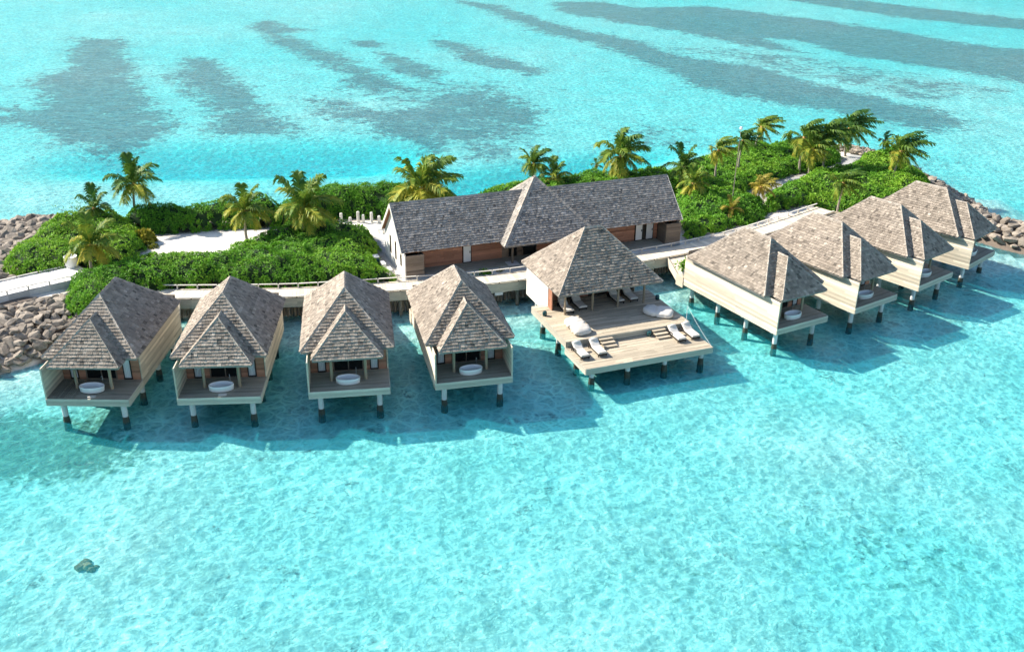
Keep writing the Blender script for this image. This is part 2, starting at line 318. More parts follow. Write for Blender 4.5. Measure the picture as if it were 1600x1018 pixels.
def build_seabed():
    far = np.array([30, 80, 160, 300, 600, 1100, 2000.])
    xs = np.concatenate([-180-far[::-1], np.arange(-180, 200.1, 1.1), 200+far]); ys = np.concatenate([10-far[::-1], np.arange(10, 370, 1.1), 370+far])
    X, Y = np.meshgrid(xs, ys); d = -sdist(X, Y, ISLE)
    back = smooth(88, 118, Y-.18*X)
    depth = .62-.14*back
    depth += back*2.6*np.exp(-((Y-127-.12*(X+35))/6.5)**2)*smooth(-66, -46, X)*smooth(-8, -22, X)      # channel behind the island
    depth += back*2.4*np.exp(-((Y-119.5-.5*X)/5.0)**2)*smooth(-18, -8, X)*smooth(26, 10, X)
    depth += (1-back)*(.55*smooth(2, 24, X-8)*smooth(50, 40, Y) + (vnoise(X, Y, 11, 2)-.5)*.35)
    depth += back*(vnoise(X, Y, 26, 8)-.5)*.4
    depth = np.minimum(depth, .05+np.where(back < .5, .055, .15)*np.maximum(d, 0)+np.maximum(d-4.5, 0)*.22)
    dF = segdist(X, Y, FRONT+[(40,99),(46,95)])+(vnoise(X, Y, 3, 31)-.5)*2.2
    depth = np.where((back < .6) & (X > -33), np.minimum(depth, .13+.75*smooth(6.0, 8.6, dF)*(1+.0*X)), depth)      # pale sand shelf along the log wall
    depth = np.where(d < 0, 1.2+.1*np.minimum(-d, 8), depth)
    depth += np.where(d > 2.5, (vnoise(X, Y, 2.6, 3)-.5)*.12, 0)
    v = np.stack([X, Y, -depth], -1).reshape(-1, 3); ny, nx = X.shape; i = np.arange(ny*nx).reshape(ny, nx)
    q = np.stack([i[:-1,:-1], i[:-1,1:], i[1:,1:], i[1:,:-1]], -1).reshape(-1, 4)
    me = mesh_np('seabed', v, q, np.ones(len(q)), seamat(), True)
    x, y = v[:,0], v[:,1]; g = np.zeros(len(x)); sel = (y > 115) & (y < 375)
    gs = np.zeros(sel.sum())
    for i, p in enumerate(GRASS): gs = np.maximum(gs, (.84 if i in (3, 10) else 1.0 if i < 3 else 1.2)*smooth(-6, 5, sdist(x[sel], y[sel], p)))
    for p in FAINT: gs = np.maximum(gs, .52*smooth(-6, 5, sdist(x[sel], y[sel], p)))
    g[sel] = gs
    r = .95*smooth(-4, 3, sdist(x, y, [(-38,60.5),(-31,60),(-25.5,56.8),(-24,54),(-27,51.6),(-33,51),(-40,52)]))
    r = np.maximum(r, .45*smooth(7, 1, np.hypot((x-8)/1.6, y-43.6)))
    r = np.maximum(r, .50*smooth(9, 2, np.hypot((x-21)/1.7, (y-46)/1.1)))
    r = np.maximum(r, .35*smooth(9, 2, np.hypot((x+2)/1.6, (y-38.5))))
    r = np.maximum(r, .13*vnoise(x, y, 9, 21)*(y < 90))
    for n, a in (('grass', g), ('rubble', r)):
        at = me.attributes.new(n, 'FLOAT', 'POINT'); at.data.foreach_set('value', np.asarray(a, np.float32))
    obj('seabed', me, kind='structure')
build_seabed()

def watermat():
    t = NT('lagoon_water'); t.n.remove(t.p); v = t.coords(world=True)
    # caustic light painted into the transmission colour: a fine bright net between dimmer cells
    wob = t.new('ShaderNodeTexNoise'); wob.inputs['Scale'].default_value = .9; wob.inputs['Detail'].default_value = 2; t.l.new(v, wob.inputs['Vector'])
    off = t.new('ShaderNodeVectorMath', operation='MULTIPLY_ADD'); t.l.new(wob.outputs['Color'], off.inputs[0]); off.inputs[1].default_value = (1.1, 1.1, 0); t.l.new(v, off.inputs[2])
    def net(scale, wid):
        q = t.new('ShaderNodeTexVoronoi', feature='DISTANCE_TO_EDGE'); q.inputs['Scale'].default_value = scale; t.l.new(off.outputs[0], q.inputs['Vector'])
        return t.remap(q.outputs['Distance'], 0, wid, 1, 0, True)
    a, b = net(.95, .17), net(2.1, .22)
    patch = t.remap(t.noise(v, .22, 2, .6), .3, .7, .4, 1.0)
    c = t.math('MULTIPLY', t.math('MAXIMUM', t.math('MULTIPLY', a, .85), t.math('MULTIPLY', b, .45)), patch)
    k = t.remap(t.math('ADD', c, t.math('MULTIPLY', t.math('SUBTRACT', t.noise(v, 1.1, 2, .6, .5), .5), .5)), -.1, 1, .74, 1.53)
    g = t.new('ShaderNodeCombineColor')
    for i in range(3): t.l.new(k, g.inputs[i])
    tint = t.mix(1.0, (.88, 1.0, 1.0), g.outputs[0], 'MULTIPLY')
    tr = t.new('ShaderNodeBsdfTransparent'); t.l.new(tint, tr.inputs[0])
    w1 = t.noise(t.coords((1, 1.6, 1), world=True), 1.6, 3, .62, .6); w2 = t.noise(t.coords((.5, 1.5, 1), world=True), .5, 3, .5)
    bp = t.new('ShaderNodeBump'); bp.inputs['Strength'].default_value = .55; bp.inputs['Distance'].default_value = .16
    t.l.new(t.math('ADD', w1, t.math('MULTIPLY', w2, .8)), bp.inputs['Height'])
    gl = t.new('ShaderNodeBsdfGlossy'); gl.inputs['Roughness'].default_value = .12; t.l.new(bp.outputs[0], gl.inputs['Normal'])
    fr = t.new('ShaderNodeFresnel'); fr.inputs['IOR'].default_value = 1.33; t.l.new(bp.outputs[0], fr.inputs['Normal'])
    df = t.new('ShaderNodeBsdfDiffuse'); df.inputs[0].default_value = (.03, .56, .68, 1); t.l.new(bp.outputs[0], df.inputs['Normal'])
    m1 = t.new('ShaderNodeMixShader'); m1.inputs[0].default_value = .13; t.l.new(tr.outputs[0], m1.inputs[1]); t.l.new(df.outputs[0], m1.inputs[2])
    m2 = t.new('ShaderNodeMixShader'); t.l.new(t.math('MULTIPLY', fr.outputs[0], .55), m2.inputs[0]); t.l.new(m1.outputs[0], m2.inputs[1]); t.l.new(gl.outputs[0], m2.inputs[2])
    t.l.new(m2.outputs[0], t.out.inputs['Surface'])
    va = t.new('ShaderNodeVolumeAbsorption'); va.inputs['Color'].default_value = (.16, .955, .975, 1); va.inputs['Density'].default_value = .50
    t.l.new(va.outputs[0], t.out.inputs['Volume']); return t.m
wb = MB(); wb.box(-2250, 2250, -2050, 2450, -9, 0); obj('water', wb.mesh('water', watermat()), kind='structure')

# ------------------------------------------------------------------ shingled roofs
def shingle(mb, P, rng, e=.24, th=.048, wr=(.14, .30), over=.05, tv=.155):
    """courses of single shingles over a roof face; P[0]-P[1] is the eave"""
    P = [np.array(p, float) for p in P]; s = P[1]-P[0]; L = np.linalg.norm(s); s /= L
    n = np.cross(P[1]-P[0], P[2]-P[0]); n /= np.linalg.norm(n)
    if n[2] < 0: n = -n
    u = np.cross(n, s); u = u if u[2] > 0 else -u
    q = [((p-P[0])@s, (p-P[0])@u) for p in P]; T = max(b for a, b in q)
    def ext(t):
        t = min(max(t, 1e-4), T-1e-4); xs = []
        for (a, b), (c, d) in zip(q, q[1:]+q[:1]):
            if (b-t)*(d-t) <= 0 and abs(b-d) > 1e-9: xs.append(a+(c-a)*(t-b)/(d-b))
        return (min(xs), max(xs)) if xs else (0, 0)
    row = 0; t0 = -over
    while t0 < T-.04:
        t1 = min(t0+e*1.12, T); b0, b1 = ext(t0); c0, c1 = ext(t1); x = min(b0, c0)-rng.random()*.3; hi = max(b1, c1); rowt = 1+rng.normal()*.05
        while x < hi:
            w = rng.uniform(*wr); a, b = x+.006, x+w-.006; x += w
            j = t0+rng.uniform(-.02, .02); ba, bb = min(max(a, b0), b1), min(max(b, b0), b1); ca, cb = min(max(a, c0), c1), min(max(b, c0), c1)
            if bb-ba < .02 and cb-ca < .02: continue
            h = th*rng.uniform(.75, 1.5); o = P[0]+n*.012
            bl, br, tl, tr = (o+s*g+u*v+n*k for g, v, k in ((ba, j, h), (bb, j, h), (ca, t1, .004), (cb, t1, .004)))
            l0, r0 = bl-n*h*1.2, br-n*h*1.2; t = rowt*rng.lognormal(0, tv)
            if rng.random() < .05: t *= .55
            k = len(mb.v); mb.v += [tuple(p) for p in (bl, br, tr, tl, l0, r0)]
            mb.f += [(k, k+1, k+2, k+3), (k+4, k+5, k+1, k), (k+4, k, k+3), (k+5, k+2, k+1)]; mb.t += [t]*4
        t0 += e; row += 1
def cap_line(a, b, rng, w=.135, h=.06, seg=.42):
    m = MB(); a, b = np.array(a, float), np.array(b, float); d = b-a; L = np.linalg.norm(d); d /= L
    sd = np.cross(d, (0, 0, 1)); sd /= np.linalg.norm(sd); up = np.cross(sd, d); n = max(1, round(L/seg))
    for i in range(n):
        p, q = a+d*L*i/n, a+d*(L*(i+1)/n+.05); lift = up*(.045+rng.uniform(0, .02)); t = rng.uniform(.8, 1.25)
        lo = [p-sd*w+lift*0-up*.05, p+lift+up*h*.6, p+sd*w-up*.05]; hi = [q-sd*w-up*.07, q+lift+up*h*.35, q+sd*w-up*.07]
        m.poly([lo[0], hi[0], hi[1], lo[1]], t); m.poly([lo[1], hi[1], hi[2], lo[2]], t); m.poly([lo[0], lo[1], lo[2]], t*.8); m.poly([hi[0], hi[2], hi[1]], t)
        m.poly([lo[0], lo[2], hi[2], hi[0]], t*.6)
    return m
def shell(faces, drop=.14):
    """closed roof body below the shingles"""
    m = MB()
    for P in faces:
        m.poly(P, .8)
    return m
def boards(m, axis, a0, a1, c, z0, z1, n, th, rng, out=1, lap=.026, tv=.15):
    """lapped horizontal siding: n boards between z0 and z1 along x ('x') or y ('y') at plane c"""
    h = (z1-z0)/n
    for i in range(n):
        za, zb = z0+i*h+.004, z0+(i+1)*h-.004; t = rng.lognormal(0, tv)
        A, B = c+out*(th+lap), c+out*th; I = c-out*.01
        cuts = [a0, a1] if a1-a0 < 4 else [a0]+[a0+(a1-a0)*(q+rng.uniform(.25, .75))/3 for q in range(3)]+[a1]
        for b0, b1 in zip(cuts[:-1], cuts[1:]):
            u = t*rng.lognormal(0, tv*.6); b0, b1 = b0+.003, b1-.003
            if axis == 'x': pr = [(b0, I, za), (b0, A, za), (b0, B, zb), (b0, I, zb)]; qr = [(b1,)+p[1:] for p in pr]
            else: pr = [(I, b0, za), (A, b0, za), (B, b0, zb), (I, b0, zb)]; qr = [(p[0], b1, p[2]) for p in pr]
            for k in range(4): m.poly([pr[k], qr[k], qr[(k+1) % 4], pr[(k+1) % 4]], u)
            m.poly(pr, u*.9); m.poly(qr[::-1], u*.9)

# ------------------------------------------------------------------ the eight villas
POSES = [(-28.69,57.07,.56),(-19.92,57.59,4.88),(-11.22,58.91,9.32),(-2.62,60.63,13.79),(23.5,71.16,29.76),(30.97,75.69,34.58),(38.09,80.92,38.45),(44.69,86.55,43.1)]
ZD, ZB, ZE, ZR = 2.18, 1.65, 4.60, 7.86
E1, E2, E3, E4 = (-3.21,1.38,ZE), (3.21,1.38,ZE), (3.21,11.07,ZE), (-3.21,11.07,ZE); RF, RB = (0,4.68,ZR), (0,7.72,ZR)
G1, G2, GA, GD = (-2.4,.2,4.49), (2.4,.2,4.49), (0,2.55,6.94), (0,3.78,6.94); G3, G4 = (2.4,1.5,4.49), (-2.4,1.5,4.49)
def villa_meshes():
    rng = np.random.default_rng(11); S = {}
    for k in range(3):
        m = MB()
        for P in ([E1, E2, RF], [E2, E3, RB, RF], [E3, E4, RB], [E4, E1, RF, RB]): shingle(m, P, rng)
        S['main%d' % k] = m.mesh('roof_shingles', M['shingle'])
        m = MB()
        for P in ([G1, G2, GA], [G2, G3, GD, GA], [G4, G1, GA, GD]): shingle(m, P, rng)
        S['porch%d' % k] = m.mesh('porch_roof_shingles', M['shingle'])
    dz = lambda p, k=.16: (p[0], p[1], p[2]-k)
    def closed(ring, tops):
        m = MB()
        for P in tops: m.poly(P, .7)
        for a, b in zip(ring, ring[1:]+ring[:1]): m.poly([dz(a), dz(b), b, a], .9)
        m.poly([dz(p) for p in ring[::-1]], .6); return m
    S['roof'] = closed([E1, E2, E3, E4], ([E1, E2, RF], [E2, E3, RB, RF], [E3, E4, RB], [E4, E1, RF, RB])).mesh('roof', M['shingle_dark'])
    S['porch_roof'] = closed([G1, G2, G3, G4], ([G1, G2, GA], [G2, G3, GD, GA], [G4, G1, GA, GD], [G3, G4, GD])).mesh('porch_roof', M['shingle_dark'])
    S['caps'] = [cap_line(a, b, rng).mesh('hip_cap', M['cap']) for a, b in ((E1, RF), (E2, RF), (E3, RB), (E4, RB), (RF, RB))]
    S['pcaps'] = [cap_line(a, b, rng, .11).mesh('hip_cap', M['cap']) for a, b in ((G1, GA), (G2, GA), (GA, GD))]
    m = MB(); m.box(-2.72, 2.72, .06, 11.7, ZB+.03, ZD-.045); S['floor'] = m.mesh('floor_frame', M['dark'])
    m = MB(); y = .02
    while y < 2.78:
        t = rng.lognormal(0, .12); m.box(-2.78, 2.78, y, y+.128, ZD-.04, ZD+rng.uniform(-.004, .004), t); y += .138
    S['deck'] = m.mesh('deck_boards', M['grey_deck'])
    m = MB(); y = .02; x = -2.7
    while x < -.9:                                                       # slatted corner of the deck
        m.box(x, x+.07, .12, 2.6, ZD+.012, ZD+.05, rng.lognormal(0, .12)); x += .14
    S['slats'] = m.mesh('deck_slats', M['grey_deck'])
    m = MB()
    for i in range(3): m.box(-2.8, 2.8, -.045, .012, ZB+.178*i, ZB+.178*i+.170, rng.lognormal(0, .1))
    S['fascia'] = m.mesh('front_fascia', M['fascia'])
    m = MB()
    for i in range(3): m.box(2.78, 2.83, .016, 2.80, ZB+.178*i, ZB+.178*i+.170, rng.lognormal(0, .1))
    S['sfascia'] = m.mesh('side_fascia', M['fascia'])
    m = MB(); boards(m, 'y', .016, 11.74, -2.74, ZB, 4.44, 15, .05, rng, -1); boards(m, 'y', .016, 2.80, -2.72, ZD+.01, 4.44, 12, .0, rng, 1, .01); m.box(-2.80, -2.70, .01, .07, ZD, 4.45, .9)
    S['wallL'] = m.mesh('side_wall', M['siding'])
    m = MB(); boards(m, 'y', 2.82, 11.74, 2.74, ZB, 4.44, 15, .05, rng, 1); S['wallR'] = m.mesh('side_wall', M['siding'])
    m = MB(); boards(m, 'y', .016, 11.74, 2.74, ZB, 4.44, 15, .05, rng, 1); boards(m, 'y', .016, 2.80, 2.72, ZD+.01, 4.44, 12, .0, rng, -1, .01); m.box(2.70, 2.80, .01, .07, ZD, 4.45, .9)
    S['wallR4'] = m.mesh('side_wall', M['siding'])
    m = MB(); boards(m, 'x', -2.7, 2.7, 11.7, ZB, 4.44, 15, .03, rng, 1); S['wallB'] = m.mesh('back_wall', M['siding'])
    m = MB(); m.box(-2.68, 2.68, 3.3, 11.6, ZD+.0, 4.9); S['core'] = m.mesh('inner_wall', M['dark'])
    m = MB()
    for a, b in ((-2.7, -2.22), (-1.60, -1.12), (1.07, 1.51), (2.13, 2.7)): boards(m, 'x', a, b, 2.86, ZD+.006, 4.5, 13, .02, rng, -1, .014)
    for a, b in ((-2.22, -1.60), (1.51, 2.13)): boards(m, 'x', a, b, 2.86, 4.22, 4.5, 2, .02, rng, -1, .014)
    boards(m, 'x', -1.12, 1.07, 2.86, 4.3, 4.5, 1, .02, rng, -1, .014)
    S['front'] = m.mesh('front_wall', M['red_wood'])
    def frame(x0, x1, z0, z1, y, w=.055):
        m = MB(); m.box(x0, x0+w, y-.05, y+.03, z0, z1); m.box(x1-w, x1, y-.05, y+.03, z0, z1); m.box(x0+w, x1-w, y-.05, y+.03, z1-w, z1); m.box(x0+w, x1-w, y-.05, y+.03, z0, z0+w); return m
    def curtain(x0, x1, z0, z1, y):
        m = MB(); n = 14; f = lambda i: (x0+(x1-x0)*i/n, y+.025*math.sin(i*2.3)+.01*math.sin(i*5))
        for i in range(n):
            a, b = f(i), f(i+1); m.poly([(a[0], a[1], z0), (b[0], b[1], z0), (b[0], b[1], z1), (a[0], a[1], z1)], .95+.1*math.sin(i*1.7))
        return m
    S['win'] = [(frame(a, b, ZD+.02, 4.2, 2.84).mesh('window', M['dark']), curtain(a+.06, b-.06, ZD+.12, 4.14, 2.85).mesh('curtain', M['curtain'])) for a, b in ((-2.2, -1.62), (1.53, 2.11))]
    m = frame(-1.1, 1.05, ZD+.01, 4.3, 2.86, .07); m.box(-.06, .01, 2.83, 2.90, ZD+.08, 4.23); S['door'] = m.mesh('sliding_door', M['brown_wood'])
    S['pane'] = []
    for a, b in ((-1.03, -.06), (.01, .98)):
        m = MB(); m.box(a, b, 2.88, 2.895, ZD+.08, 4.23); S['pane'].append(m.mesh('pane', M['glass']))
    m = MB(); m.tube([(0, 0, ZD), (0, 0, 4.36)], [.11, .105], 10); S['post'] = m.mesh('porch_post', M['post'])
    m = MB(); m.tube([(0, 0, .40), (0, 0, ZB+.02)], [.19, .2], 12); m.box(-.26, .26, -.2, .2, ZB-.16, ZB+.025); S['pile'] = m.mesh('pile', M['concrete'], False)
    m = MB(); m.tube([(0, 0, -1.7), (0, 0, -.15), (0, 0, .2), (0, 0, .43)], [.26, .245, .22, .2], 10); S['foot'] = m.mesh('wet_base', M['wet'])
    m = MB(); m.bar((-2.6, 0, ZB-.1), (2.6, 0, ZB-.1), .2, .22); S['beam'] = m.mesh('floor_beam', M['concrete'])
    # entry porch at the back, flaring to the boardwalk
    m = MB(); y = 11.86
    while y < 16.3:
        k = (y-12.6)/3.7; w0 = -2.75 if y < 12.65 else -2.6+1.7*k; w1 = 2.3 if y < 12.65 else 2.2-1.1*k
        m.box(w0, w1, y, y+.19, ZD-.05, ZD+rng.uniform(-.004, .004), rng.lognormal(0, .08)); y += .2
    S['entry'] = m.mesh('entry_boards', M['walk'])
    m = MB(); m.box(-2.86, -2.78, 11.78, 12.75, 1.35, ZD+.16); m.bar((-2.72, 12.8, 1.95), (-.98, 16.4, 1.95), .07, .72); m.bar((2.3, 12.7, 1.95), (1.2, 16.4, 1.95), .07, .72); m.box(-2.78, -2.65, 12.72, 12.79, 1.35, ZD+.16)
    S['parapet'] = m.mesh('entry_parapet', M['siding'])
    # bathtub: oval, open, hollow
    m = MB(); pr = [(.80, 0), (.835, .03), (.86, .36), (.86, .39), (.84, .405), (.80, .405), (.785, .38), (.75, .18), (.6, .13), (.02, .12)]
    m.lathe([(r, z) for r, z in pr], 32, sx=1.0, sy=.56); S['tub'] = m.mesh('bathtub', M['tub'], True)
    m = MB(); m.tube([(0, 0, 0), (0, 0, .78), (0, -.05, .84), (0, -.2, .82)], [.02, .02, .02, .018], 8); S['tap'] = m.mesh('floor_tap', M['metal'], True)
    m = MB(); m.box(-.28, .28, -.13, .13, 0, .03, 1); m.box(-.25, .26, -.12, .12, .03, .055, .95); S['mat'] = m.mesh('bath_mat', M['fabric'])
    return S
S = villa_meshes()
VL = ['overwater villa with steep shingled roof, leftmost, next to the rock bank', 'second overwater villa from the rock bank on the left, right roof slope in shade',
      'third overwater villa from the left, roof seen straight on', 'overwater villa with walls on both sides of its deck, just left of the sun deck',
      'overwater villa with long sunlit cream side wall, just right of the sun deck', 'second overwater villa to the right of the sun deck',
      'third overwater villa to the right of the sun deck, next to last of the row', 'farthest overwater villa, at the right end of the row by the rock breakwater']
WH = ['leftmost villa by the rock bank', 'second villa from the left', 'third villa from the left', 'villa just left of the sun deck', 'villa just right of the sun deck',
      'second villa right of the sun deck', 'third villa right of the sun deck', 'farthest villa at the right end']
for i, (x, y, a) in enumerate(POSES):
    a = R(a); r = empty('overwater_villa', (x, y, 0), a, VL[i], 'villa', 'overwater villas along the boardwalk')
    c, s = math.cos(a), math.sin(a); W = lambda lx, ly, z: (x+lx*c-ly*s, y+lx*s+ly*c, z)
    ro = obj('roof', S['roof'], r); obj('shingles', S['main%d' % (i % 3)], ro, kind='stuff')
    for me in S['caps']: obj('hip_cap', me, ro)
    po = obj('porch_roof', S['porch_roof'], r); obj('shingles', S['porch%d' % ((i+1) % 3)], po, kind='stuff')
    for me in S['pcaps']: obj('hip_cap', me, po)
    obj('floor_frame', S['floor'], r); obj('deck_boards', S['deck'], r, kind='stuff')
    if i == 0: obj('deck_slats', S['slats'], r, kind='stuff')
    obj('front_fascia', S['fascia'], r)
    obj('side_wall', S['wallL'], r); obj('back_wall', S['wallB'], r); obj('inner_wall', S['core'], r)
    obj('side_wall', S['wallR4'] if i == 3 else S['wallR'], r)
    if i != 3: obj('side_fascia', S['sfascia'], r)
    obj('front_wall', S['front'], r)
    for wf, cu in S['win']: obj('curtain', cu, obj('window', wf, r))
    d = obj('sliding_door', S['door'], r)
    for me in S['pane']: obj('pane', me, d)
    for sx in (-1.2, 1.18): obj('porch_post', S['post'], r, (sx, 1.45, 0))
    for sy in (.76, 4.2, 7.75, 11.3):
        obj('floor_beam', S['beam'], r, (0, sy+.02, 0))
        for sx in (-2.05, 2.05): obj('wet_base', S['foot'], obj('pile', S['pile'], r, (sx, sy, 0)))
    obj('entry_boards', S['entry'], r, kind='stuff'); obj('entry_parapet', S['parapet'], r)
    rt = (0, .1, -.06, .05, 0, -.08, .04, .1)[i]
    tb = obj('bathtub', S['tub'], None, W(-.05+rt*.4, 1.12, ZD+.008 if i else ZD+.052), a+rt, None, 'white oval bathtub on the deck of the '+WH[i], 'bathtub', 'bathtubs on the villa decks')
    obj('floor_tap', S['tap'], tb, (.55, .62, 0))
    if i < 2: obj('bath_mat', S['mat'], None, W(.2, .28, ZD+.008), a+.1, None, 'pale bath mat by the tub of the '+WH[i], 'bath mat', 'bath mats on the villa decks')
# a red cloth hangs in the corner of the leftmost villa
m = MB()
for k in range(10):
    f = lambda q: (-2.66+.09*q, 2.70+.05*math.sin(q*1.9)); p, q = f(k), f(k+1); zt = 4.0-.015*k
    m.poly([(p[0], p[1], zt-.75-.12*math.sin(k*.9)), (q[0], q[1], zt-.75-.12*math.sin((k+1)*.9)), (q[0], q[1], zt-.015), (p[0], p[1], zt)], 1)
    m.poly([(p[0], p[1]+.02, zt), (q[0], q[1]+.02, zt-.015), (q[0], q[1], zt-.015), (p[0], p[1], zt)], 1)
obj('hanging_cloth', m.mesh('hanging_cloth', M['red']), None, (POSES[0][0], POSES[0][1], 0), R(POSES[0][2]), None, 'red cloth hanging in the deck corner of the leftmost villa', 'cloth')
# potted plant on the entry porch of the villa right of the sun deck

# ------------------------------------------------------------------ sun deck pavilion
PX, PY, PA = 3.7, 70.18, R(21.6)
def PW(lx, ly, z=0.0): c, s = math.cos(PA), math.sin(PA); return (PX+lx*c-ly*s, PY+lx*s+ly*c, z)
def pavilion():
    rng = np.random.default_rng(21)
    r = empty('pavilion', (PX, PY, 0), PA, 'open pavilion with shingled hip roof standing on the wide sun deck', 'pavilion')
    A, B, Cc, D = (0,0,4.6), (9.28,0,4.6), (9.28,8,4.6), (0,8,4.6); F, G = (3.9,4,8.5), (5.38,4,8.5)
    faces = ([A, B, G, F], [B, Cc, G], [Cc, D, F, G], [D, A, F]); m = MB()
    for P in faces: m.poly(P, .7)
    dz = lambda p: (p[0], p[1], p[2]-.17); ring = [A, B, Cc, D]
    for a, b in zip(ring, ring[1:]+ring[:1]): m.poly([dz(a), dz(b), b, a], .9)
    m.poly([dz(p) for p in ring[::-1]], .6); ro = obj('roof', m.mesh('roof', M['shingle_dark']), r)
    m = MB()
    for P in faces: shingle(m, P, rng)
    obj('shingles', m.mesh('shingles', M['shingle']), ro, kind='stuff')
    for a, b in ((A, F), (B, G), (Cc, G), (D, F), (F, G)): obj('hip_cap', cap_line(a, b, rng).mesh('hip_cap', M['cap']), ro)
    for k, (px, py) in enumerate(((1.19,1.42),(3.7,1.5),(6.02,1.46),(8.4,1.4))):
        m = MB(); m.tube([(px, py, 2.2), (px, py, 4.45)], [.095, .09], 10); obj('post', m.mesh('post', M['post']), r)
    m = MB(); m.box(1.0, 8.7, 1.36, 1.50, 4.3, 4.44); obj('eave_beam', m.mesh('eave_beam', M['post']), r)
    m = MB(); boards(m, 'y', 3.82, 7.95, .50, 1.5, 4.44, 15, .03, rng, -1, .006, .02); boards(m, 'y', 3.3, 3.815, .50, 2.2, 4.44, 12, .03, rng, -1, .006, .02); m.box(.47, .56, 3.30, 7.94, 2.2, 4.44); obj('side_wall', m.mesh('side_wall', M['white_wall']), r)
    m = MB()
    for i in range(4): m.box(.50+.008*(i % 2), .60, 2.55+.185*i, 2.55+.185*i+.178, 2.22, 4.42, rng.uniform(.85, 1.15))
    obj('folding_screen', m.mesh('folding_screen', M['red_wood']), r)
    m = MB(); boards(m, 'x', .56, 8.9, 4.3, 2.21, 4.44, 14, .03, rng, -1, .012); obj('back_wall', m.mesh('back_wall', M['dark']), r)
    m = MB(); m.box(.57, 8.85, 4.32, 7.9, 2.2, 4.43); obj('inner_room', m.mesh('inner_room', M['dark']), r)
    m = MB(); boards(m, 'y', 3.9, 7.95, 8.86, 1.5, 4.44, 15, .03, rng, 1, .01); obj('side_wall', m.mesh('side_wall', M['siding']), r)
    for k in range(3):
        m = MB(); x0 = 1.0+2.7*k; m.box(x0, x0+.9, 4.20, 4.25, 2.24, 4.3); obj('door', m.mesh('door', M['red_wood']), r)
    # deck as a thing of its own: two levels, fascia, steps, piles
    q = empty('sun_deck', PW(0, 0), PA, 'wide two-level timber sun deck on piles in front of the open pavilion', 'deck')
    def planks(y0, y1, x0, x1, z, name):
        m = MB(); y = y0
        while y < y1-.02:
            w = min(.14, y1-y); xs = [x0]+sorted(rng.uniform(x0+1, x1-1, 2))+[x1]
            for a, b in zip(xs[:-1], xs[1:]): m.box(a+.002, b-.002, y, y+w-.009, z-.04, z+rng.uniform(-.005, .003), rng.lognormal(0, .17))
            y += .14
        obj(name, m.mesh(name, M['deck']), q, kind='stuff')
    planks(-3.2, 3.8, -.72, 10.08, 2.2, 'upper_boards'); planks(3.8, 4.2, .58, 8.8, 2.2, 'back_boards'); planks(-6.98, -3.24, -.80, 10.0, 1.7, 'lower_boards')
    m = MB(); m.box(-.66, 10.02, -3.14, 3.74, 1.62, 2.155); m.box(-.74, 9.94, -6.92, -3.2, 1.22, 1.655); m.box(.6, 8.84, 3.75, 7.9, 1.52, 2.15); obj('deck_frame', m.mesh('deck_frame', M['dark']), q)
    def fas(p0, p1, z0, z1, n, name):
        m = MB(); h = (z1-z0)/n
        for i in range(n): m.bar((p0[0], p0[1], z0+h*(i+.5)), (p1[0], p1[1], z0+h*(i+.5)), .045, h-.006, rng.lognormal(0, .08))
        obj(name, m.mesh(name, M['fascia']), q)
    fas((-.83,-7.01), (10.03,-7.01), 1.2, 1.70, 3, 'front_fascia'); fas((-.83,-6.98), (-.83,-3.2), 1.2, 1.70, 3, 'side_fascia'); fas((10.03,-6.98), (10.03,-3.2), 1.2, 1.70, 3, 'side_fascia')
    fas((-.75,-3.22), (-.75,3.8), 1.62, 2.2, 3, 'side_fascia'); fas((10.11,-3.22), (10.11,3.8), 1.62, 2.2, 3, 'side_fascia'); fas((-.72,-3.235), (10.08,-3.235), 1.72, 2.19, 3, 'step_fascia'); fas((-.72,3.82), (.45,3.82), 1.62, 2.2, 3, 'back_fascia'); fas((8.95,3.82), (10.08,3.82), 1.62, 2.2, 3, 'back_fascia')
    for x0 in (1.95, 6.62):
        st = obj('steps', None, q)
        for k in range(3):
            m = MB(); zt = 2.08-.125*k; yk = -3.28-.40*k
            m.box(x0, x0+1.15, yk-.36, yk, zt-.05, zt, rng.uniform(.9, 1.1)); m.box(x0+.04, x0+1.11, yk-.34, yk-.30, 1.72, zt-.052, .55); obj('tread', m.mesh('tread', M['deck']), st)
    for px, py in [(x, y) for y in (-6.3, -3.6, -.1, 3.1) for x in (.02, 3.05, 6.25, 9.5)]+[(1.2,7.2),(8.2,7.2)]:
        zt = 1.22 if py < -3.3 else 1.62; m = MB(); m.tube([(px, py, .5), (px, py, zt+.02)], [.19, .19], 12); m.box(px-.3, px+.3, py-.22, py+.22, zt-.2, zt+.02)
        p = obj('pile', m.mesh('pile', M['concrete']), q); m = MB(); m.tube([(px, py, -1.7), (px, py, -.1), (px, py, .35), (px, py, .56)], [.27, .25, .215, .2], 10); obj('wet_base', m.mesh('wet_base', M['wet']), p)
pavilion()

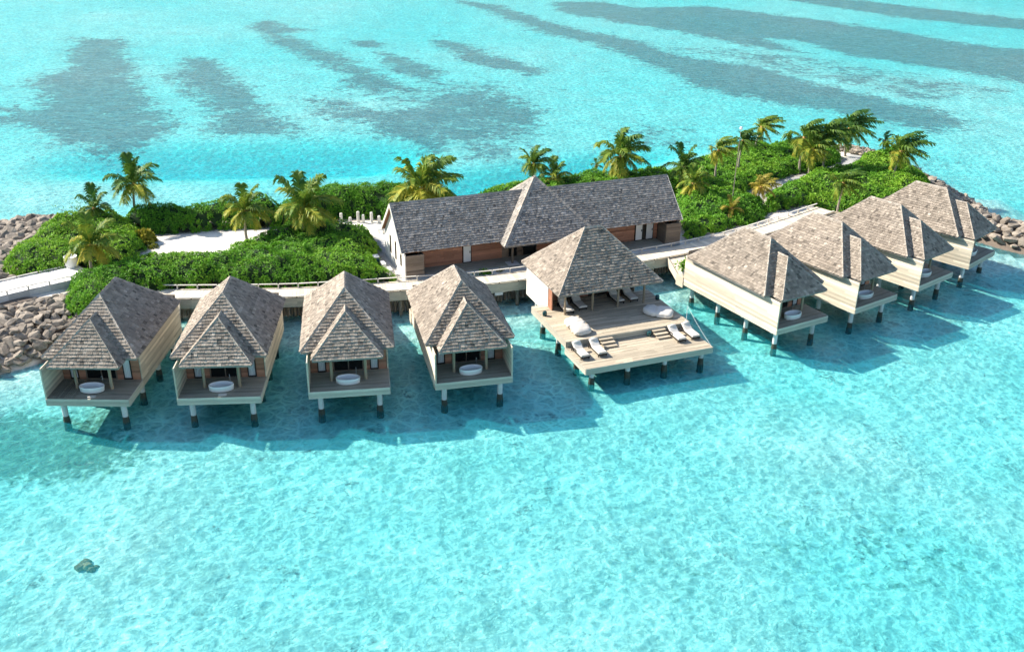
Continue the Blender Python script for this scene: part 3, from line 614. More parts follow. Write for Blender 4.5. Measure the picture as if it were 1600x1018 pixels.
def lounger_meshes():
    o = {}; m = MB()
    for sx in (-.33, .33): m.box(sx-.03, sx+.03, 0, 1.95, .16, .26)
    m.box(-.30, .30, 0, .06, .16, .26); m.box(-.30, .30, 1.89, 1.95, .16, .26); m.box(-.30, .30, .06, 1.89, .19, .24); o['frame'] = m.mesh('frame', M['black'])
    m = MB(); m.box(-.03, .03, -.03, .03, 0, .16); o['leg'] = m.mesh('leg', M['black'])
    def pad(pts, w, name):          # thick cushion: bevelled slab following a side profile
        m = MB(); bv = .05
        for (y0, z0), (y1, z1) in zip(pts[:-1], pts[1:]):
            d = np.array((y1-y0, z1-z0)); L = np.linalg.norm(d); d /= L; n = np.array((-d[1], d[0])); T = .15
            a, b = np.array((y0, z0)), np.array((y1, z1))
            ring = [(-w, .0), (-w, T-bv), (-w+bv, T), (w-bv, T), (w, T-bv), (w, 0)]
            pa = [(x, *(a+n*k)) for x, k in ring]; pb = [(x, *(b+n*k)) for x, k in ring]
            for k in range(6): m.poly([pa[k], pb[k], pb[(k+1) % 6], pa[(k+1) % 6]], 1)
            m.poly(pa[::-1], 1); m.poly(pb, 1)
        return m.mesh(name, M['fabric'])
    o['pad'] = pad([(.02, .27), (1.22, .27)], .35, 'mattress'); o['back'] = pad([(1.23, .28), (1.85, .68)], .35, 'backrest')
    m = MB(); m.lathe([(.01, -.08), (.2, -.07), (.29, 0), (.2, .07), (.01, .08)], 14, sx=1.0, sy=.55); o['pillow'] = m.mesh('pillow', M['fabric'], True)
    m = MB(); m.box(-.42, -.37, .9, 1.35, .42, .47); m.box(-.41, -.38, .95, .99, .2, .42); m.box(-.41, -.38, 1.28, 1.32, .2, .42); o['arm'] = m.mesh('armrest', M['black'])
    return o
LG = lounger_meshes()
LS = [(-.22,-5.62,1.7,'on the lower sun deck at its left edge'), (1.22,-5.62,1.7,'on the lower sun deck beside the left steps'), (8.16,-5.52,1.7,'on the lower sun deck beside the right steps'), (9.45,-5.45,1.7,'on the lower sun deck at its right edge'),
      (1.62,1.30,2.2,'under the pavilion roof beside the red-brown screen, leftmost of four'), (2.95,1.62,2.2,'under the pavilion roof between first and second post'), (6.45,1.75,2.2,'under the pavilion roof by the third post from the left'), (7.75,1.75,2.2,'under the pavilion roof, rightmost of four')]
for k, (lx, ly, z, w) in enumerate(LS):
    r = empty('sun_lounger', PW(lx, ly, z+.004), PA, 'white cushioned sun lounger '+w, 'sun lounger', 'sun loungers on the deck')
    obj('frame', LG['frame'], r); obj('mattress', LG['pad'], r); obj('backrest', LG['back'], r)
    for sx in (-.33, .33):
        for sy in (.1, 1.8): obj('leg', LG['leg'], r, (sx, sy, 0))
    if k in (0, 2): obj('armrest', LG['arm'], r)
    p = obj('pillow', LG['pillow'], r, (0, 1.66, .74)); p.rotation_euler.x = R(33)
def bean_mesh(seed, flat):
    rng = np.random.default_rng(seed); bm = bmesh.new(); bmesh.ops.create_icosphere(bm, subdivisions=4, radius=1)
    ph = rng.uniform(0, 6, 6)
    for v in bm.verts:
        x, y, z = v.co; p = 3.2; n = (abs(x)**p+abs(y)**p+abs(z)**p)**(1/p); x, y, z = x/n, y/n, z/n
        top = .5+.5*y                                                   # wedge: tall at the back
        zz = z*(.30+.34*top*(1-flat)) if z > 0 else z*.2
        w = .025*math.sin(7*x+ph[0])*math.sin(6*y+ph[1])+.02*math.sin(11*y+4*z+ph[2])
        v.co = (x*(.72-.1*top)+w, y*.72+w, max(zz, -.2)+.2+w*.8*(z > -.2))
    me = bpy.data.meshes.new('bean_bag'); bm.to_mesh(me); bm.free(); at = me.attributes.new('tint', 'FLOAT', 'FACE'); at.data.foreach_set('value', np.ones(len(me.polygons), np.float32))
    me.materials.append(M['fabric']); me.polygons.foreach_set('use_smooth', np.ones(len(me.polygons), bool)); return me
BB = [bean_mesh(1, .55), bean_mesh(2, .2)]
for k, (lx, ly, a, w) in enumerate(((1.05,-.75,.2,'behind the other, left side of the upper sun deck'), (1.0,-2.05,.1,'in front, left side of the upper sun deck above the loungers'), (8.1,-.75,.5,'lying flat, right side of the upper sun deck'), (8.75,-1.45,-.6,'with raised peak, right side of the upper sun deck'))):
    o = obj('bean_bag', BB[k % 2], None, PW(lx, ly, 2.204), PA+a, None, 'white canvas bean bag '+w, 'bean bag', 'bean bags on the sun deck')
    o.scale = (1.12, 1.0, .95)
m = MB(); m.lathe([(.01, 0), (.15, 0), (.17, .05), (.19, .22), (.165, .36), (.12, .40), (.10, .38), (.01, .37)], 18); LAN = m.mesh('planter', M['teal'], True)
for lx, ly, z, w in ((-.43,1.78,2.205,'on the left edge of the upper sun deck'), (9.85,1.62,2.205,'on the right edge of the upper sun deck'), (6.3,-3.55,1.705,'at the foot of the upper deck beside the right steps')):
    obj('glazed_jar', LAN, None, PW(lx, ly, z), PA, None, 'small dark teal glazed jar '+w, 'jar', 'glazed jars on the sun deck')
r = empty('rope_post', PW(9.92, -3.05, 2.205), PA, 'slim white rope post at the right end of the upper sun deck', 'post')
m = MB(); m.tube([(0, 0, 0), (0, 0, 1.35)], [.022, .018], 8); m.lathe([(.01, 0), (.08, 0), (.08, .03), (.02, .035)], 12); obj('pole', m.mesh('pole', M['white']), r)
m = MB(); pts = [(0, -3.85*t, 1.32-1.75*t-.12*math.sin(math.pi*t)) for t in np.linspace(0, 1, 9)]; m.tube(pts, [.012]*9, 6); obj('rope', m.mesh('rope', M['white']), r)

# ------------------------------------------------------------------ the long hall
HX, HY, HA = -9.62, 79.1, R(21.6)
def HW(lx, ly, z=0.0): c, s = math.cos(HA), math.sin(HA); return (HX+lx*c-ly*s, HY+lx*s+ly*c, z)
def hall():
    rng = np.random.default_rng(31); L = 27.9; ye, yr, ze, zr = 7.11, 3.56, 4.6, 8.0
    r = empty('spa_hall', (HX, HY, 0), HA, 'long timber hall with dark shingled gable roof and tall central hip roof', 'building')
    ro = obj('gable_roof', None, r)
    for nm, P in (('roof_slab', [(-.1,0,ze),(L,0,ze),(L,yr,zr),(-.1,yr,zr)]), ('roof_slab', [(L,ye,ze),(-.1,ye,ze),(-.1,yr,zr),(L,yr,zr)])):
        P = [np.array(p, float) for p in P]; n = np.cross(P[1]-P[0], P[3]-P[0]); n /= np.linalg.norm(n); n = n if n[2] > 0 else -n
        Q = [p-n*.16 for p in P]; m = MB(); m.poly(P, .8); m.poly(Q[::-1], 1)
        for a in range(4): b = (a+1) % 4; m.poly([Q[a], Q[b], P[b], P[a]], .9)
        obj(nm, m.mesh(nm, M['soffit']), ro)
    m = MB(); shingle(m, [(-.1,0,ze),(9.35,0,ze),(12.75,yr,zr),(-.1,yr,zr)], rng, .235, .036); shingle(m, [(18.25,0,ze),(L,0,ze),(L,yr,zr),(14.85,yr,zr)], rng, .235, .036)
    shingle(m, [(L,ye,ze),(-.1,ye,ze),(-.1,yr,zr),(L,yr,zr)], rng, .3, .036, (.4, .6)); obj('shingles', m.mesh('shingles', M['shingle_dark']), ro, kind='stuff')
    obj('ridge_cap', cap_line((-.1,yr,zr), (12.6,yr,zr), rng).mesh('ridge_cap', M['shingle_dark']), ro); obj('ridge_cap', cap_line((15,yr,zr), (L,yr,zr), rng).mesh('ridge_cap', M['shingle_dark']), ro)
    for x in (-.13, L+.03):
        for a, b in (((x,-.02,ze-.10), (x,yr,zr-.10)), ((x,ye+.02,ze-.10), (x,yr,zr-.10))):
            m = MB(); m.bar(a, b, .05, .26); obj('barge_board', m.mesh('barge_board', M['rail']), ro)
    # central hip
    A, B, D, E_, T = (9.1,-1.2,4.5), (18.5,-1.2,4.5), (18.5,8.32,4.5), (9.1,8.32,4.5), (13.8,3.56,9.2); m = MB(); ring = [A, B, D, E_]
    for a, b in zip(ring, ring[1:]+ring[:1]): m.poly([a, b, T], .8); m.poly([(a[0],a[1],a[2]-.16), (b[0],b[1],b[2]-.16), b, a], .9)
    m.poly([(p[0], p[1], p[2]-.16) for p in ring[::-1]], .6); ho = obj('hip_roof', m.mesh('hip_roof', M['shingle_dark']), r)
    m = MB()
    for a, b in zip(ring, ring[1:]+ring[:1]): shingle(m, [a, b, T], rng, .235, .036)
    obj('shingles', m.mesh('shingles', M['shingle_dark']), ho, kind='stuff')
    for a in ring: obj('hip_cap', cap_line(a, T, rng, .2, .09).mesh('hip_cap', M['cap']), ho)
    # walls
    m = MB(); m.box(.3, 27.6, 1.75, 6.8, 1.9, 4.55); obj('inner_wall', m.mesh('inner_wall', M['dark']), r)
    def seg(x0, x1, mat, name, y=1.70, z0=2.3, z1=4.7, n=13):
        m = MB(); boards(m, 'x', x0, x1, y, z0, z1, n, .02, rng, -1, .014); return obj(name, m.mesh(name, M[mat]), r)
    seg(1.9, 6.02, 'red_wood', 'front_wall'); seg(6.92, 9.9, 'red_wood', 'front_wall'); seg(17.2, 23.7, 'red_wood', 'front_wall'); seg(25.75, 26.2, 'red_wood', 'front_wall'); seg(24.57, 24.87, 'dark', 'front_wall'); seg(13.4, 17.2, 'red_wood', 'front_wall')
    seg(9.9, 10.5, 'brown_wood', 'front_wall'); seg(11.4, 11.9, 'brown_wood', 'front_wall')
    for x0, x1 in ((6.06, 6.87), (23.75, 24.55), (24.9, 25.72)):
        m = MB(); m.box(x0+.05, x1-.05, 1.60, 1.66, 2.36, 4.4); d = obj('door', m.mesh('door', M['white']), r)
        m = MB(); m.box(x0, x0+.05, 1.58, 1.70, 2.3, 4.46); m.box(x1-.05, x1, 1.58, 1.70, 2.3, 4.46); m.box(x0+.05, x1-.05, 1.58, 1.70, 4.40, 4.46); m.box(x0+.05, x1-.05, 1.55, 1.70, 2.3, 2.355); obj('door_frame', m.mesh('door_frame', M['dark']), d)
        m = MB(); m.box(x1-.17, x1-.1, 1.57, 1.60, 3.2, 3.4); obj('handle', m.mesh('handle', M['black']), d)
    for x0, x1 in ((10.5, 11.4), (11.95, 13.35)):
        m = MB(); m.box(x0, x1, 1.66, 1.68, 2.32, 4.4); g = obj('glass_door', m.mesh('glass_door', M['glass']), r)
        m = MB(); m.box(x0-.03, x0+.04, 1.6, 1.70, 2.3, 4.45); m.box(x1-.04, x1+.03, 1.6, 1.70, 2.3, 4.45); m.box(x0+.04, x1-.04, 1.6, 1.70, 4.38, 4.45); obj('door_frame', m.mesh('door_frame', M['brown_wood']), g)
    for lx in (3.9, 8.3, 21.6):
        m = MB(); m.lathe([(.01, -.05), (.06, -.05), (.06, .06), (.01, .07)], 10); o = obj('wall_lamp', m.mesh('wall_lamp', M['white']), r, (lx, 1.58, 4.05))
    for lx in (10.3, 17.3):
        m = MB(); m.tube([(lx, .02, 2.3), (lx, .02, 4.4)], [.11, .1], 10); p = obj('post', m.mesh('post', M['brown_wood']), r)
        m = MB(); m.box(lx-.55, lx+.55, -.5, .5, 2.3, 2.345); obj('post_pad', m.mesh('post_pad', M['bridge']), p)
    for x0, x1 in ((.22, 1.9), (26.2, 27.8)):
        m = MB(); boards(m, 'x', x0, x1, -.06, 2.0, 4.28, 13, .02, rng, -1, .014); m.box(x0, x1, -.05, .06, 2.0, 4.27); obj('screen_wall', m.mesh('screen_wall', M['brown_wood']), r)
        e0 = x1 if x0 < 5 else x0; m = MB(); boards(m, 'y', .07, 1.66, e0-.06 if x0 < 5 else e0+.06, 2.0, 4.28, 13, .02, rng, 1 if x0 < 5 else -1, .014); obj('screen_wall', m.mesh('screen_wall', M['brown_wood']), r)
    m = MB(); y = -.2
    while y < 1.66:
        m.box(1.98 if y > -.1 else 1.98, 26.1, y, y+.135, 2.2, 2.3+rng.uniform(-.004, .002), rng.lognormal(0, .12)); y += .145
    obj('veranda_boards', m.mesh('veranda_boards', M['grey_deck']), r, kind='stuff')
    m = MB(); m.box(.1, 27.8, -.25, 7.0, 1.2, 2.19); obj('base', m.mesh('base', M['bridge_side']), r)
    # gable ends, white planks with slit windows on the left
    for x, o in ((.24, -1), (27.66, 1)):
        m = MB(); n = 20
        for i in range(n):
            y0, y1 = .02+(ye-.04)*i/n, .02+(ye-.04)*(i+1)/n-.012; h = lambda y: ze-.22+(zr-ze)*(1-abs(y-yr)/yr)
            t = rng.lognormal(0, .05); xa, xb = (x-.05, x) if o < 0 else (x, x+.05); P = [(y0, 2.0), (y1, 2.0), (y1, h(y1)), (y0, h(y0))]
            m.poly([(xa, *p) for p in P], t); m.poly([(xb, *p) for p in P], t); m.poly([(xa, *P[1]), (xb, *P[1]), (xb, *P[2]), (xa, *P[2])], t); m.poly([(xa, *P[0]), (xa, *P[3]), (xb, *P[3]), (xb, *P[0])], t)
        g = obj('gable_wall', m.mesh('gable_wall', M['white_wall' if o < 0 else 'siding']), r)
        if o < 0:
            for y0 in (1.15, 2.9, 4.7):
                m = MB(); m.box(.15, .185, y0, y0+.42, 2.9, 4.6); w = obj('window', m.mesh('window', M['brown_wood']), r); m = MB(); m.box(.142, .148, y0+.05, y0+.37, 2.95, 4.55); obj('pane', m.mesh('pane', M['glass']), w)
    m = MB(); m.box(.12, .22, -.08, .10, 2.0, 4.45); obj('corner_post', m.mesh('corner_post', M['white_wall']), r)
hall()
m = MB(); m.box(-.45, .45, -.17, .17, .08, .72); m.box(-.42, -.36, -.15, .15, 0, .08); m.box(.36, .42, -.15, .15, 0, .08); AC = m.mesh('cabinet', M['white'])
m = MB(); m.lathe([(.26, 0), (.26, .02), (.23, .02), (.23, 0)], 20); GR = m.mesh('fan_ring', M['black'])
for k, (lx, ly, w) in enumerate(((-1.0,3.3,'farther from the boardwalk'), (-.75,1.9,'nearer to the boardwalk'))):
    p = HW(lx, ly); g = gz(p[0], p[1]); o = obj('air_conditioner', AC, None, (p[0], p[1], g-.02), HA+R(90), None, 'white outdoor air conditioner by the hall gable wall, '+w, 'air conditioner', 'air conditioners beside the hall')
    q = obj('fan_ring', GR, o, (-.12, .17, .4)); q.rotation_euler.x = -R(90)
p = HW(-1.5, 4.2); m = MB(); m.box(-.3, .3, -.32, .32, .06, .95); bn = obj('wheeled_bin', m.mesh('wheeled_bin', M['teal']), None, (p[0], p[1], gz(p[0], p[1])-.02), HA, None, 'dark green bin with pale lid behind the hall air conditioners', 'bin')
m = MB(); m.box(-.33, .33, -.36, .36, .955, 1.03); m.box(-.33, .33, .36, .42, .98, 1.02); obj('lid', m.mesh('lid', M['metal']), bn)
for s in (-1, 1): m = MB(); m.tube([(s*.28, .3, .1), (s*.34, .3, .1)], [.1, .1], 12); obj('wheel', m.mesh('wheel', M['black']), bn)

# ------------------------------------------------------------------ boardwalk, log wall, bridge
BW = [(-30.2,74.75),(-28.6,74.75),(-20.6,75.25),(-16.9,75.75),(-11.4,76.85),(-8.2,77.55),(-2.75,78.8),(1.65,80.35),(6.7,82.5),(12.0,84.95),(17.4,87.8),(22.8,91.25),(28,95.4),(33.6,100.1)]
def resample(pts, step):
    P = np.array(pts, float); 
    # Catmull-Rom
    out = []
    for i in range(len(P)-1):
        p0, p1, p2, p3 = P[max(i-1, 0)], P[i], P[i+1], P[min(i+2, len(P)-1)]
        for t in np.linspace(0, 1, 20, endpoint=False): out.append(.5*((2*p1)+(-p0+p2)*t+(2*p0-5*p1+4*p2-p3)*t*t+(-p0+3*p1-3*p2+p3)*t**3))
    out.append(P[-1]); out = np.array(out); d = np.r_[0, np.cumsum(np.linalg.norm(np.diff(out, axis=0), axis=1))]; n = int(round(d[-1]/step)); s = np.linspace(0, d[-1], n+1)
    c = np.stack([np.interp(s, d, out[:,0]), np.interp(s, d, out[:,1])], 1); tg = np.gradient(c, axis=0); tg /= np.linalg.norm(tg, axis=1)[:,None]
    return c, tg, np.stack([-tg[:,1], tg[:,0]], 1)
def walkway(name, pts, hw, z, label, cat, deckmat, sidemat, plank, side_h, rail_far, board=True):
    rng = np.random.default_rng(41); o = empty(name, (pts[0][0], pts[0][1], 0), 0, label, cat); o.location = (0, 0, 0)
    c, tg, nm = resample(pts, plank); m = MB()
    for i in range(len(c)-1):
        p = (c[i]+c[i+1])/2; d = (tg[i]+tg[i+1])/2; n = (nm[i]+nm[i+1])/2; L = np.linalg.norm(c[i+1]-c[i])
        m.obox((*p, z-.03+rng.uniform(-.005, .005)), (*(d*(L/2-.006)), 0), (*(n*hw), 0), (0, 0, .03), rng.lognormal(0, .09))
    obj('planks', m.mesh('planks', M[deckmat]), o, kind='stuff')
    c, tg, nm = resample(pts, 1.72)
    for sd in (-1, 1):
        for i in range(len(c)-1):
            a, b = c[i]+nm[i]*hw*sd, c[i+1]+nm[i+1]*hw*sd; d = (b-a)/np.linalg.norm(b-a); a2, b2 = a+d*.05, b-d*.05
            far = sd == 1 and rail_far
            m = MB(); zz = z+(.36 if far else .10); m.bar((*a2, zz), (*b2, zz), .13, .06 if far else .085); k = obj('kerb_rail', m.mesh('kerb_rail', M['rail']), o)
            m = MB(); zt = zz-.03 if far else zz-.043; m.box(a[0]-.05, a[0]+.05, a[1]-.05, a[1]+.05, z, zt); obj('rail_block', m.mesh('rail_block', M['dark' if not far else 'rail']), k)
            m = MB(); nb = 3 if board else 1; h = side_h/nb
            for q in range(nb): m.bar((*(a+nm[i]*.03*sd), z-.07-h*(q+.5)), (*(b+nm[i+1]*.03*sd), z-.07-h*(q+.5)), .06, h-.007*(nb > 1), rng.lognormal(0, .07))
            obj('fascia', m.mesh('fascia', M[sidemat]), o)
            if i % 2 == 0 and sd == -1 and name == 'boardwalk':
                for w in (-.8, .8):
                    p = c[i]+nm[i]*hw*w; m = MB(); m.tube([(*p, -1.2), (*p, z-.06)], [.16, .15], 10); obj('pile', m.mesh('pile', M['log']), o)
    m = MB()
    for i in range(len(c)-1):
        for w in (-.55, .55): m.bar((*(c[i]+nm[i]*hw*w), z-.2), (*(c[i+1]+nm[i+1]*hw*w), z-.2), .12, .26)
    obj('joists', m.mesh('joists', M['dark']), o)
    return c, tg, nm
walkway('boardwalk', BW, 1.08, 2.3, 'long pale timber boardwalk curving behind the villas along the island', 'boardwalk', 'walk', 'fascia', .29, .8, True)
walkway('bridge', [(-37.9,79.5),(-39.2,78.2),(-40.9,76.8),(-43.3,74.7),(-48.3,69.8),(-56.3,61.3)], 1.66, 2.5, 'pale concrete bridge with low rails leaving the picture over the left rocks', 'bridge', 'bridge', 'bridge_side', .55, .95, True, False)
lw = empty('log_wall', (0, 0, 0), 0, 'row of upright weathered logs holding the bank behind the boardwalk', 'retaining wall'); rng = np.random.default_rng(51)
c, tg, nm = resample(FRONT, .33); LM = []
for k in range(4):
    m = MB(); m.tube([(0, 0, -1.0), (0, 0, .9+.14*k)], [.105+.012*k, .095+.012*k], 8); LM.append(m.mesh('log', M['log']))
vis = lambda x: -31 < x < 3.5 or 9 < x < 20
for i, p in enumerate(c):
    if vis(p[0]):
        o = obj('log', LM[rng.integers(4)], lw, (p[0]+rng.normal()*.04, p[1]+rng.normal()*.05-.25, rng.uniform(-.2, .25))); o.rotation_euler = (rng.normal()*.04, rng.normal()*.04, 0)
m = MB(); m.box(-.36, .36, -.05, .05, -.13, .13); LT = m.mesh('light_box', M['white'])
for x, y, a, w in ((-8.0,76.45,10,'between the third and fourth villas from the left'), (-1.2,78.1,17,'between the fourth villa and the pavilion'), (-24.7,74.0,4,'between the two leftmost villas')):
    obj('light_box', LT, None, (x, y, 1.315), R(a), None, 'white light box under the boardwalk edge '+w, 'light', 'light boxes under the boardwalk')

# ------------------------------------------------------------------ rocks
def rock_meshes():
    out = []
    for k in range(9):
        rng = np.random.default_rng(70+k); bm = bmesh.new()
        for i in range(25):
            d = rng.normal(size=3); d /= np.linalg.norm(d); q = 3.2; d = d/((abs(d)**q).sum())**(1/q); bm.verts.new(d*np.array((.62, .46, .36))*rng.uniform(.86, 1.08))
        r = bmesh.ops.convex_hull(bm, input=bm.verts); bmesh.ops.delete(bm, geom=[v for v in bm.verts if not v.link_faces], context='VERTS')
        me = bpy.data.meshes.new('stone'); bm.to_mesh(me); bm.free(); at = me.attributes.new('tint', 'FLOAT', 'FACE'); at.data.foreach_set('value', np.ones(len(me.polygons), np.float32)); me.materials.append(M['rock']); out.append(me)
    return out
RM = rock_meshes()
def revetment(label, poly, n, seed, size=(.8, 1.25), mind=.72, lift=.12):
    rng = np.random.default_rng(seed); P = np.array(poly); lo, hi = P.min(0), P.max(0); pts = []
    cand = rng.uniform(lo, hi, (9000, 2)); cand = cand[sdist(cand[:,0], cand[:,1], poly) > 0]
    for p in cand:
        if len(pts) >= n: break
        if all((p[0]-q[0])**2+(p[1]-q[1])**2 > mind**2 for q in pts): pts.append(p)
    pts = np.array(pts); o = empty('rock_revetment', (float(P[:,0].mean()), float(P[:,1].mean()), 0), 0, label, 'rocks'); o.location = (0, 0, 0)
    z = ground_z(pts[:,0], pts[:,1])
    for p, zz in zip(pts, z):
        s = rng.uniform(*size); r = obj('stone', RM[rng.integers(len(RM))], o, (p[0], p[1], zz+lift*s+rng.uniform(-.06, .12)))
        r.rotation_euler = (rng.normal()*.35, rng.normal()*.35, rng.uniform(0, 6.28)); r.scale = (s*rng.uniform(.9, 1.15), s*rng.uniform(.9, 1.15), s*rng.uniform(.55, .85))
revetment('bank of brown boulders below the bridge at the left edge', [(-44,61),(-38.6,64.0),(-36.9,66.3),(-35.6,69.5),(-34.6,71.6),(-37.0,73.0),(-37.8,75.0),(-40.5,73.0),(-44,69.5),(-47,66)], 300, 1, (.72, 1.12), .50)
revetment('bank of brown boulders round the left shrub mound above the bridge', [(-46.5,76.2),(-42,77.6),(-44.2,78.4),(-45.9,80.4),(-46.5,84.8),(-46.2,91),(-43.4,95),(-46.0,97.2),(-50.2,97.4),(-54.0,94.6),(-56,90),(-55,84),(-50,78)], 300, 2, (.9, 1.4), .68)
revetment('rock breakwater past the farthest villa at the right edge', [(46.5,98.8),(49.5,97.0),(51,95.0),(53,92.9),(57,89.9),(60,90),(62,95.8),(57,98.9),(53.9,101.2),(50,101),(46.5,100.8)], 190, 3, (.85, 1.3), .66, .2)
revetment('rock edge of the island behind the farthest villa roof', [(49.6,103),(53.6,102),(53.6,112),(52.2,121.5),(50.6,125),(49.3,123.5),(50.4,117),(50.2,111)], 110, 4, (.7, 1.1), .72)
revetment('low pale rocks at the beach tip behind the palm group', [(44.2,124.6),(47.2,123.6),(49.2,126.5),(47,129.8),(43.5,129.4),(42.4,127)], 46, 5, (.6, .9), .6)
rng = np.random.default_rng(9)
for k, (x, y, s, w) in enumerate(((-23.4,42.9,.42,'alone in the shallows at the lower left'),)):
    o = empty('coral_head', (x, y, 0), .4*k, 'brown coral rock under water '+w, 'coral', 'coral rocks under the water')
    for j in range(5):
        bm = bmesh.new(); bmesh.ops.create_icosphere(bm, subdivisions=3, radius=.5); ph = rng.uniform(0, 6, 3)
        for v in bm.verts: v.co *= 1+.16*math.sin(9*v.co.x+ph[0])*math.sin(8*v.co.y+ph[1])+.10*math.sin(17*v.co.z+11*v.co.x+ph[2])
        q = bpy.data.meshes.new('coral_lump'); bm.to_mesh(q); bm.free(); at = q.attributes.new('tint', 'FLOAT', 'FACE'); at.data.foreach_set('value', np.full(len(q.polygons), rng.uniform(.7, 1.2), np.float32)); q.materials.append(M['coral_rock'])
        q.polygons.foreach_set('use_smooth', np.ones(len(q.polygons), bool)); p = obj('coral_lump', q, o, ((j-2)*.22+rng.normal()*.06, rng.normal()*.14, -.42+rng.uniform(-.08, .06))); z_ = s*rng.uniform(.7, 1.25); p.scale = (z_*1.2, z_, z_*.75)

# ------------------------------------------------------------------ shrubs
def leaves(cen, nrm, per, size, rng, tb, tv, spread=.24):
    """rosettes of leaf-sized faces round clump centres; returns verts, faces, tints"""
    n = len(cen); C_ = np.repeat(cen, per, 0); N = np.repeat(nrm, per, 0); m = n*per
    d = rng.normal(size=(m, 3)); d -= (d*N).sum(1)[:,None]*N*.75; d /= np.linalg.norm(d, axis=1)[:,None]+1e-9
    d = d*.85+N*rng.uniform(.05, .75, (m, 1)); d /= np.linalg.norm(d, axis=1)[:,None]
    ln = size*rng.uniform(.7, 1.35, (m, 1)); st = C_+d*rng.uniform(.02, spread, (m, 1)); sd = np.cross(d, N+rng.normal(size=(m, 3))*.35); sd /= np.linalg.norm(sd, axis=1)[:,None]+1e-9
    w = ln*rng.uniform(.24, .36, (m, 1)); dn = np.cross(sd, d); mid = st+d*ln*.55; tip = st+d*ln-np.abs(dn)*[[0, 0, 1]]*ln*.12
    v = np.stack([st, mid-sd*w+dn*ln*.05, tip, mid+sd*w+dn*ln*.05], 1).reshape(-1, 3); i = np.arange(m)*4
    f = np.stack([i, i+1, i+2, i+3], 1); t = np.clip(np.repeat(tb, per)+rng.normal(size=m)*tv, 0.02, 1)
    return v, f, t
def hedge(name, poly, H, seed, label, dens=9.0, per=14, tone=.45, size=.185, cat='shrub', mat='leaf', rim=.75):
    rng = np.random.default_rng(seed); P = np.array(poly, float); lo, hi = P.min(0), P.max(0); A = np.prod(hi-lo)
    def canopy(x, y):
        d = np.maximum(sdist(x, y, poly)+(vnoise(x, y, 1.6, seed+1)-.5)*.7, 0); g = ground_z(x, y)
        b = (vnoise(x, y, 1.5, seed+2)-.5)*.75+(vnoise(x, y, .65, seed+3)-.5)*.36+(vnoise(x, y, 5, seed+4)-.5)*.8
        return g+(H+b)*(1-np.exp(-d/rim))*smooth(0, .25, d), d
    q = rng.uniform(lo, hi, (int(A*dens), 2)); x, y = q[:,0], q[:,1]; z, d = canopy(x, y); ok = d > .02; x, y, z, d = x[ok], y[ok], z[ok], d[ok]
    e = .12; zx = (canopy(x+e, y)[0]-canopy(x-e, y)[0])/(2*e); zy = (canopy(x, y+e)[0]-canopy(x, y-e)[0])/(2*e)
    n = np.stack([-zx, -zy, np.ones_like(zx)], 1); n[:,:2] = np.clip(n[:,:2], -2.5, 2.5); n /= np.linalg.norm(n, axis=1)[:,None]
    tb = tone+(vnoise(x, y, 2.2, seed+5)-.5)*.35+(vnoise(x, y, 7, seed+6)-.5)*.35
    cen = np.stack([x, y, z-.06], 1)
    # steep flanks need more rosettes than their plan area gives
    k = np.clip((np.hypot(zx, zy)*1.3).astype(int), 0, 5); rep = np.repeat(np.arange(len(x)), k); g = ground_z(x[rep], y[rep]); u = rng.random(len(rep))
    c2 = cen[rep].copy(); sl = np.hypot(zx, zy)[rep]+1e-6; sh = (u-.5)*.45; c2[:,0] += sh*zx[rep]/sl; c2[:,1] += sh*zy[rep]/sl; c2[:,2] = np.maximum(g+.1, c2[:,2]+np.clip(sh*sl, -1.2, .2)); 
    cen = np.concatenate([cen, c2]); n = np.concatenate([n, n[rep]]); tb = np.concatenate([tb, tb[rep]-.04])
    v, f, t = leaves(cen, n, per, size, rng, tb, .13)
    o = empty(name, (float(P[:,0].mean()), float(P[:,1].mean()), 0), 0, label, cat); o.location = (0, 0, 0)
    obj('foliage', mesh_np('foliage', v, f, t, M[mat]), o, kind='stuff')
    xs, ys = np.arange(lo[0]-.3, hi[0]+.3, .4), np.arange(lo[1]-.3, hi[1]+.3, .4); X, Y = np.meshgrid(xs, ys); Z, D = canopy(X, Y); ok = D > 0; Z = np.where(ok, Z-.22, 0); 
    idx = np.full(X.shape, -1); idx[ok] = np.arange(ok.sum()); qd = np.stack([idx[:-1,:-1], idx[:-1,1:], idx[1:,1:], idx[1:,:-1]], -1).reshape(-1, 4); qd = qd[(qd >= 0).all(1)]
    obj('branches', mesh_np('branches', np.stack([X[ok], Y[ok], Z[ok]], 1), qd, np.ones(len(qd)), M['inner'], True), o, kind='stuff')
    return o
hedge('sea_lettuce_shrub', HEDGE['S1'], 1.75, 100, 'rounded bright green shrub mound by the rocks at the left end', tone=.70)
hedge('sea_lettuce_shrub', HEDGE['S2'], 2.6, 120, 'dark green hedge between the round sand patch and the back beach', tone=.48)
hedge('sea_lettuce_shrub', HEDGE['S3'], 2.7, 140, 'tall dark green hedge behind the short white posts, left of the hall', tone=.46)
hedge('sea_lettuce_shrub', HEDGE['S4'], 1.95, 160, 'broad green shrub bed behind the four left villas along the boardwalk', tone=.57, dens=10)
hedge('sea_lettuce_shrub', HEDGE['S5'], 2.0, 180, 'low green shrubs behind the long hall roof', tone=.58)
hedge('sea_lettuce_shrub', HEDGE['S6'], 1.35, 200, 'wide green shrub field left of the sandy path, right of the hall', tone=.55, size=.21)
hedge('sea_lettuce_shrub', HEDGE['S7'], 1.45, 220, 'green shrub field between the sandy path and the right villas', tone=.60, size=.21)
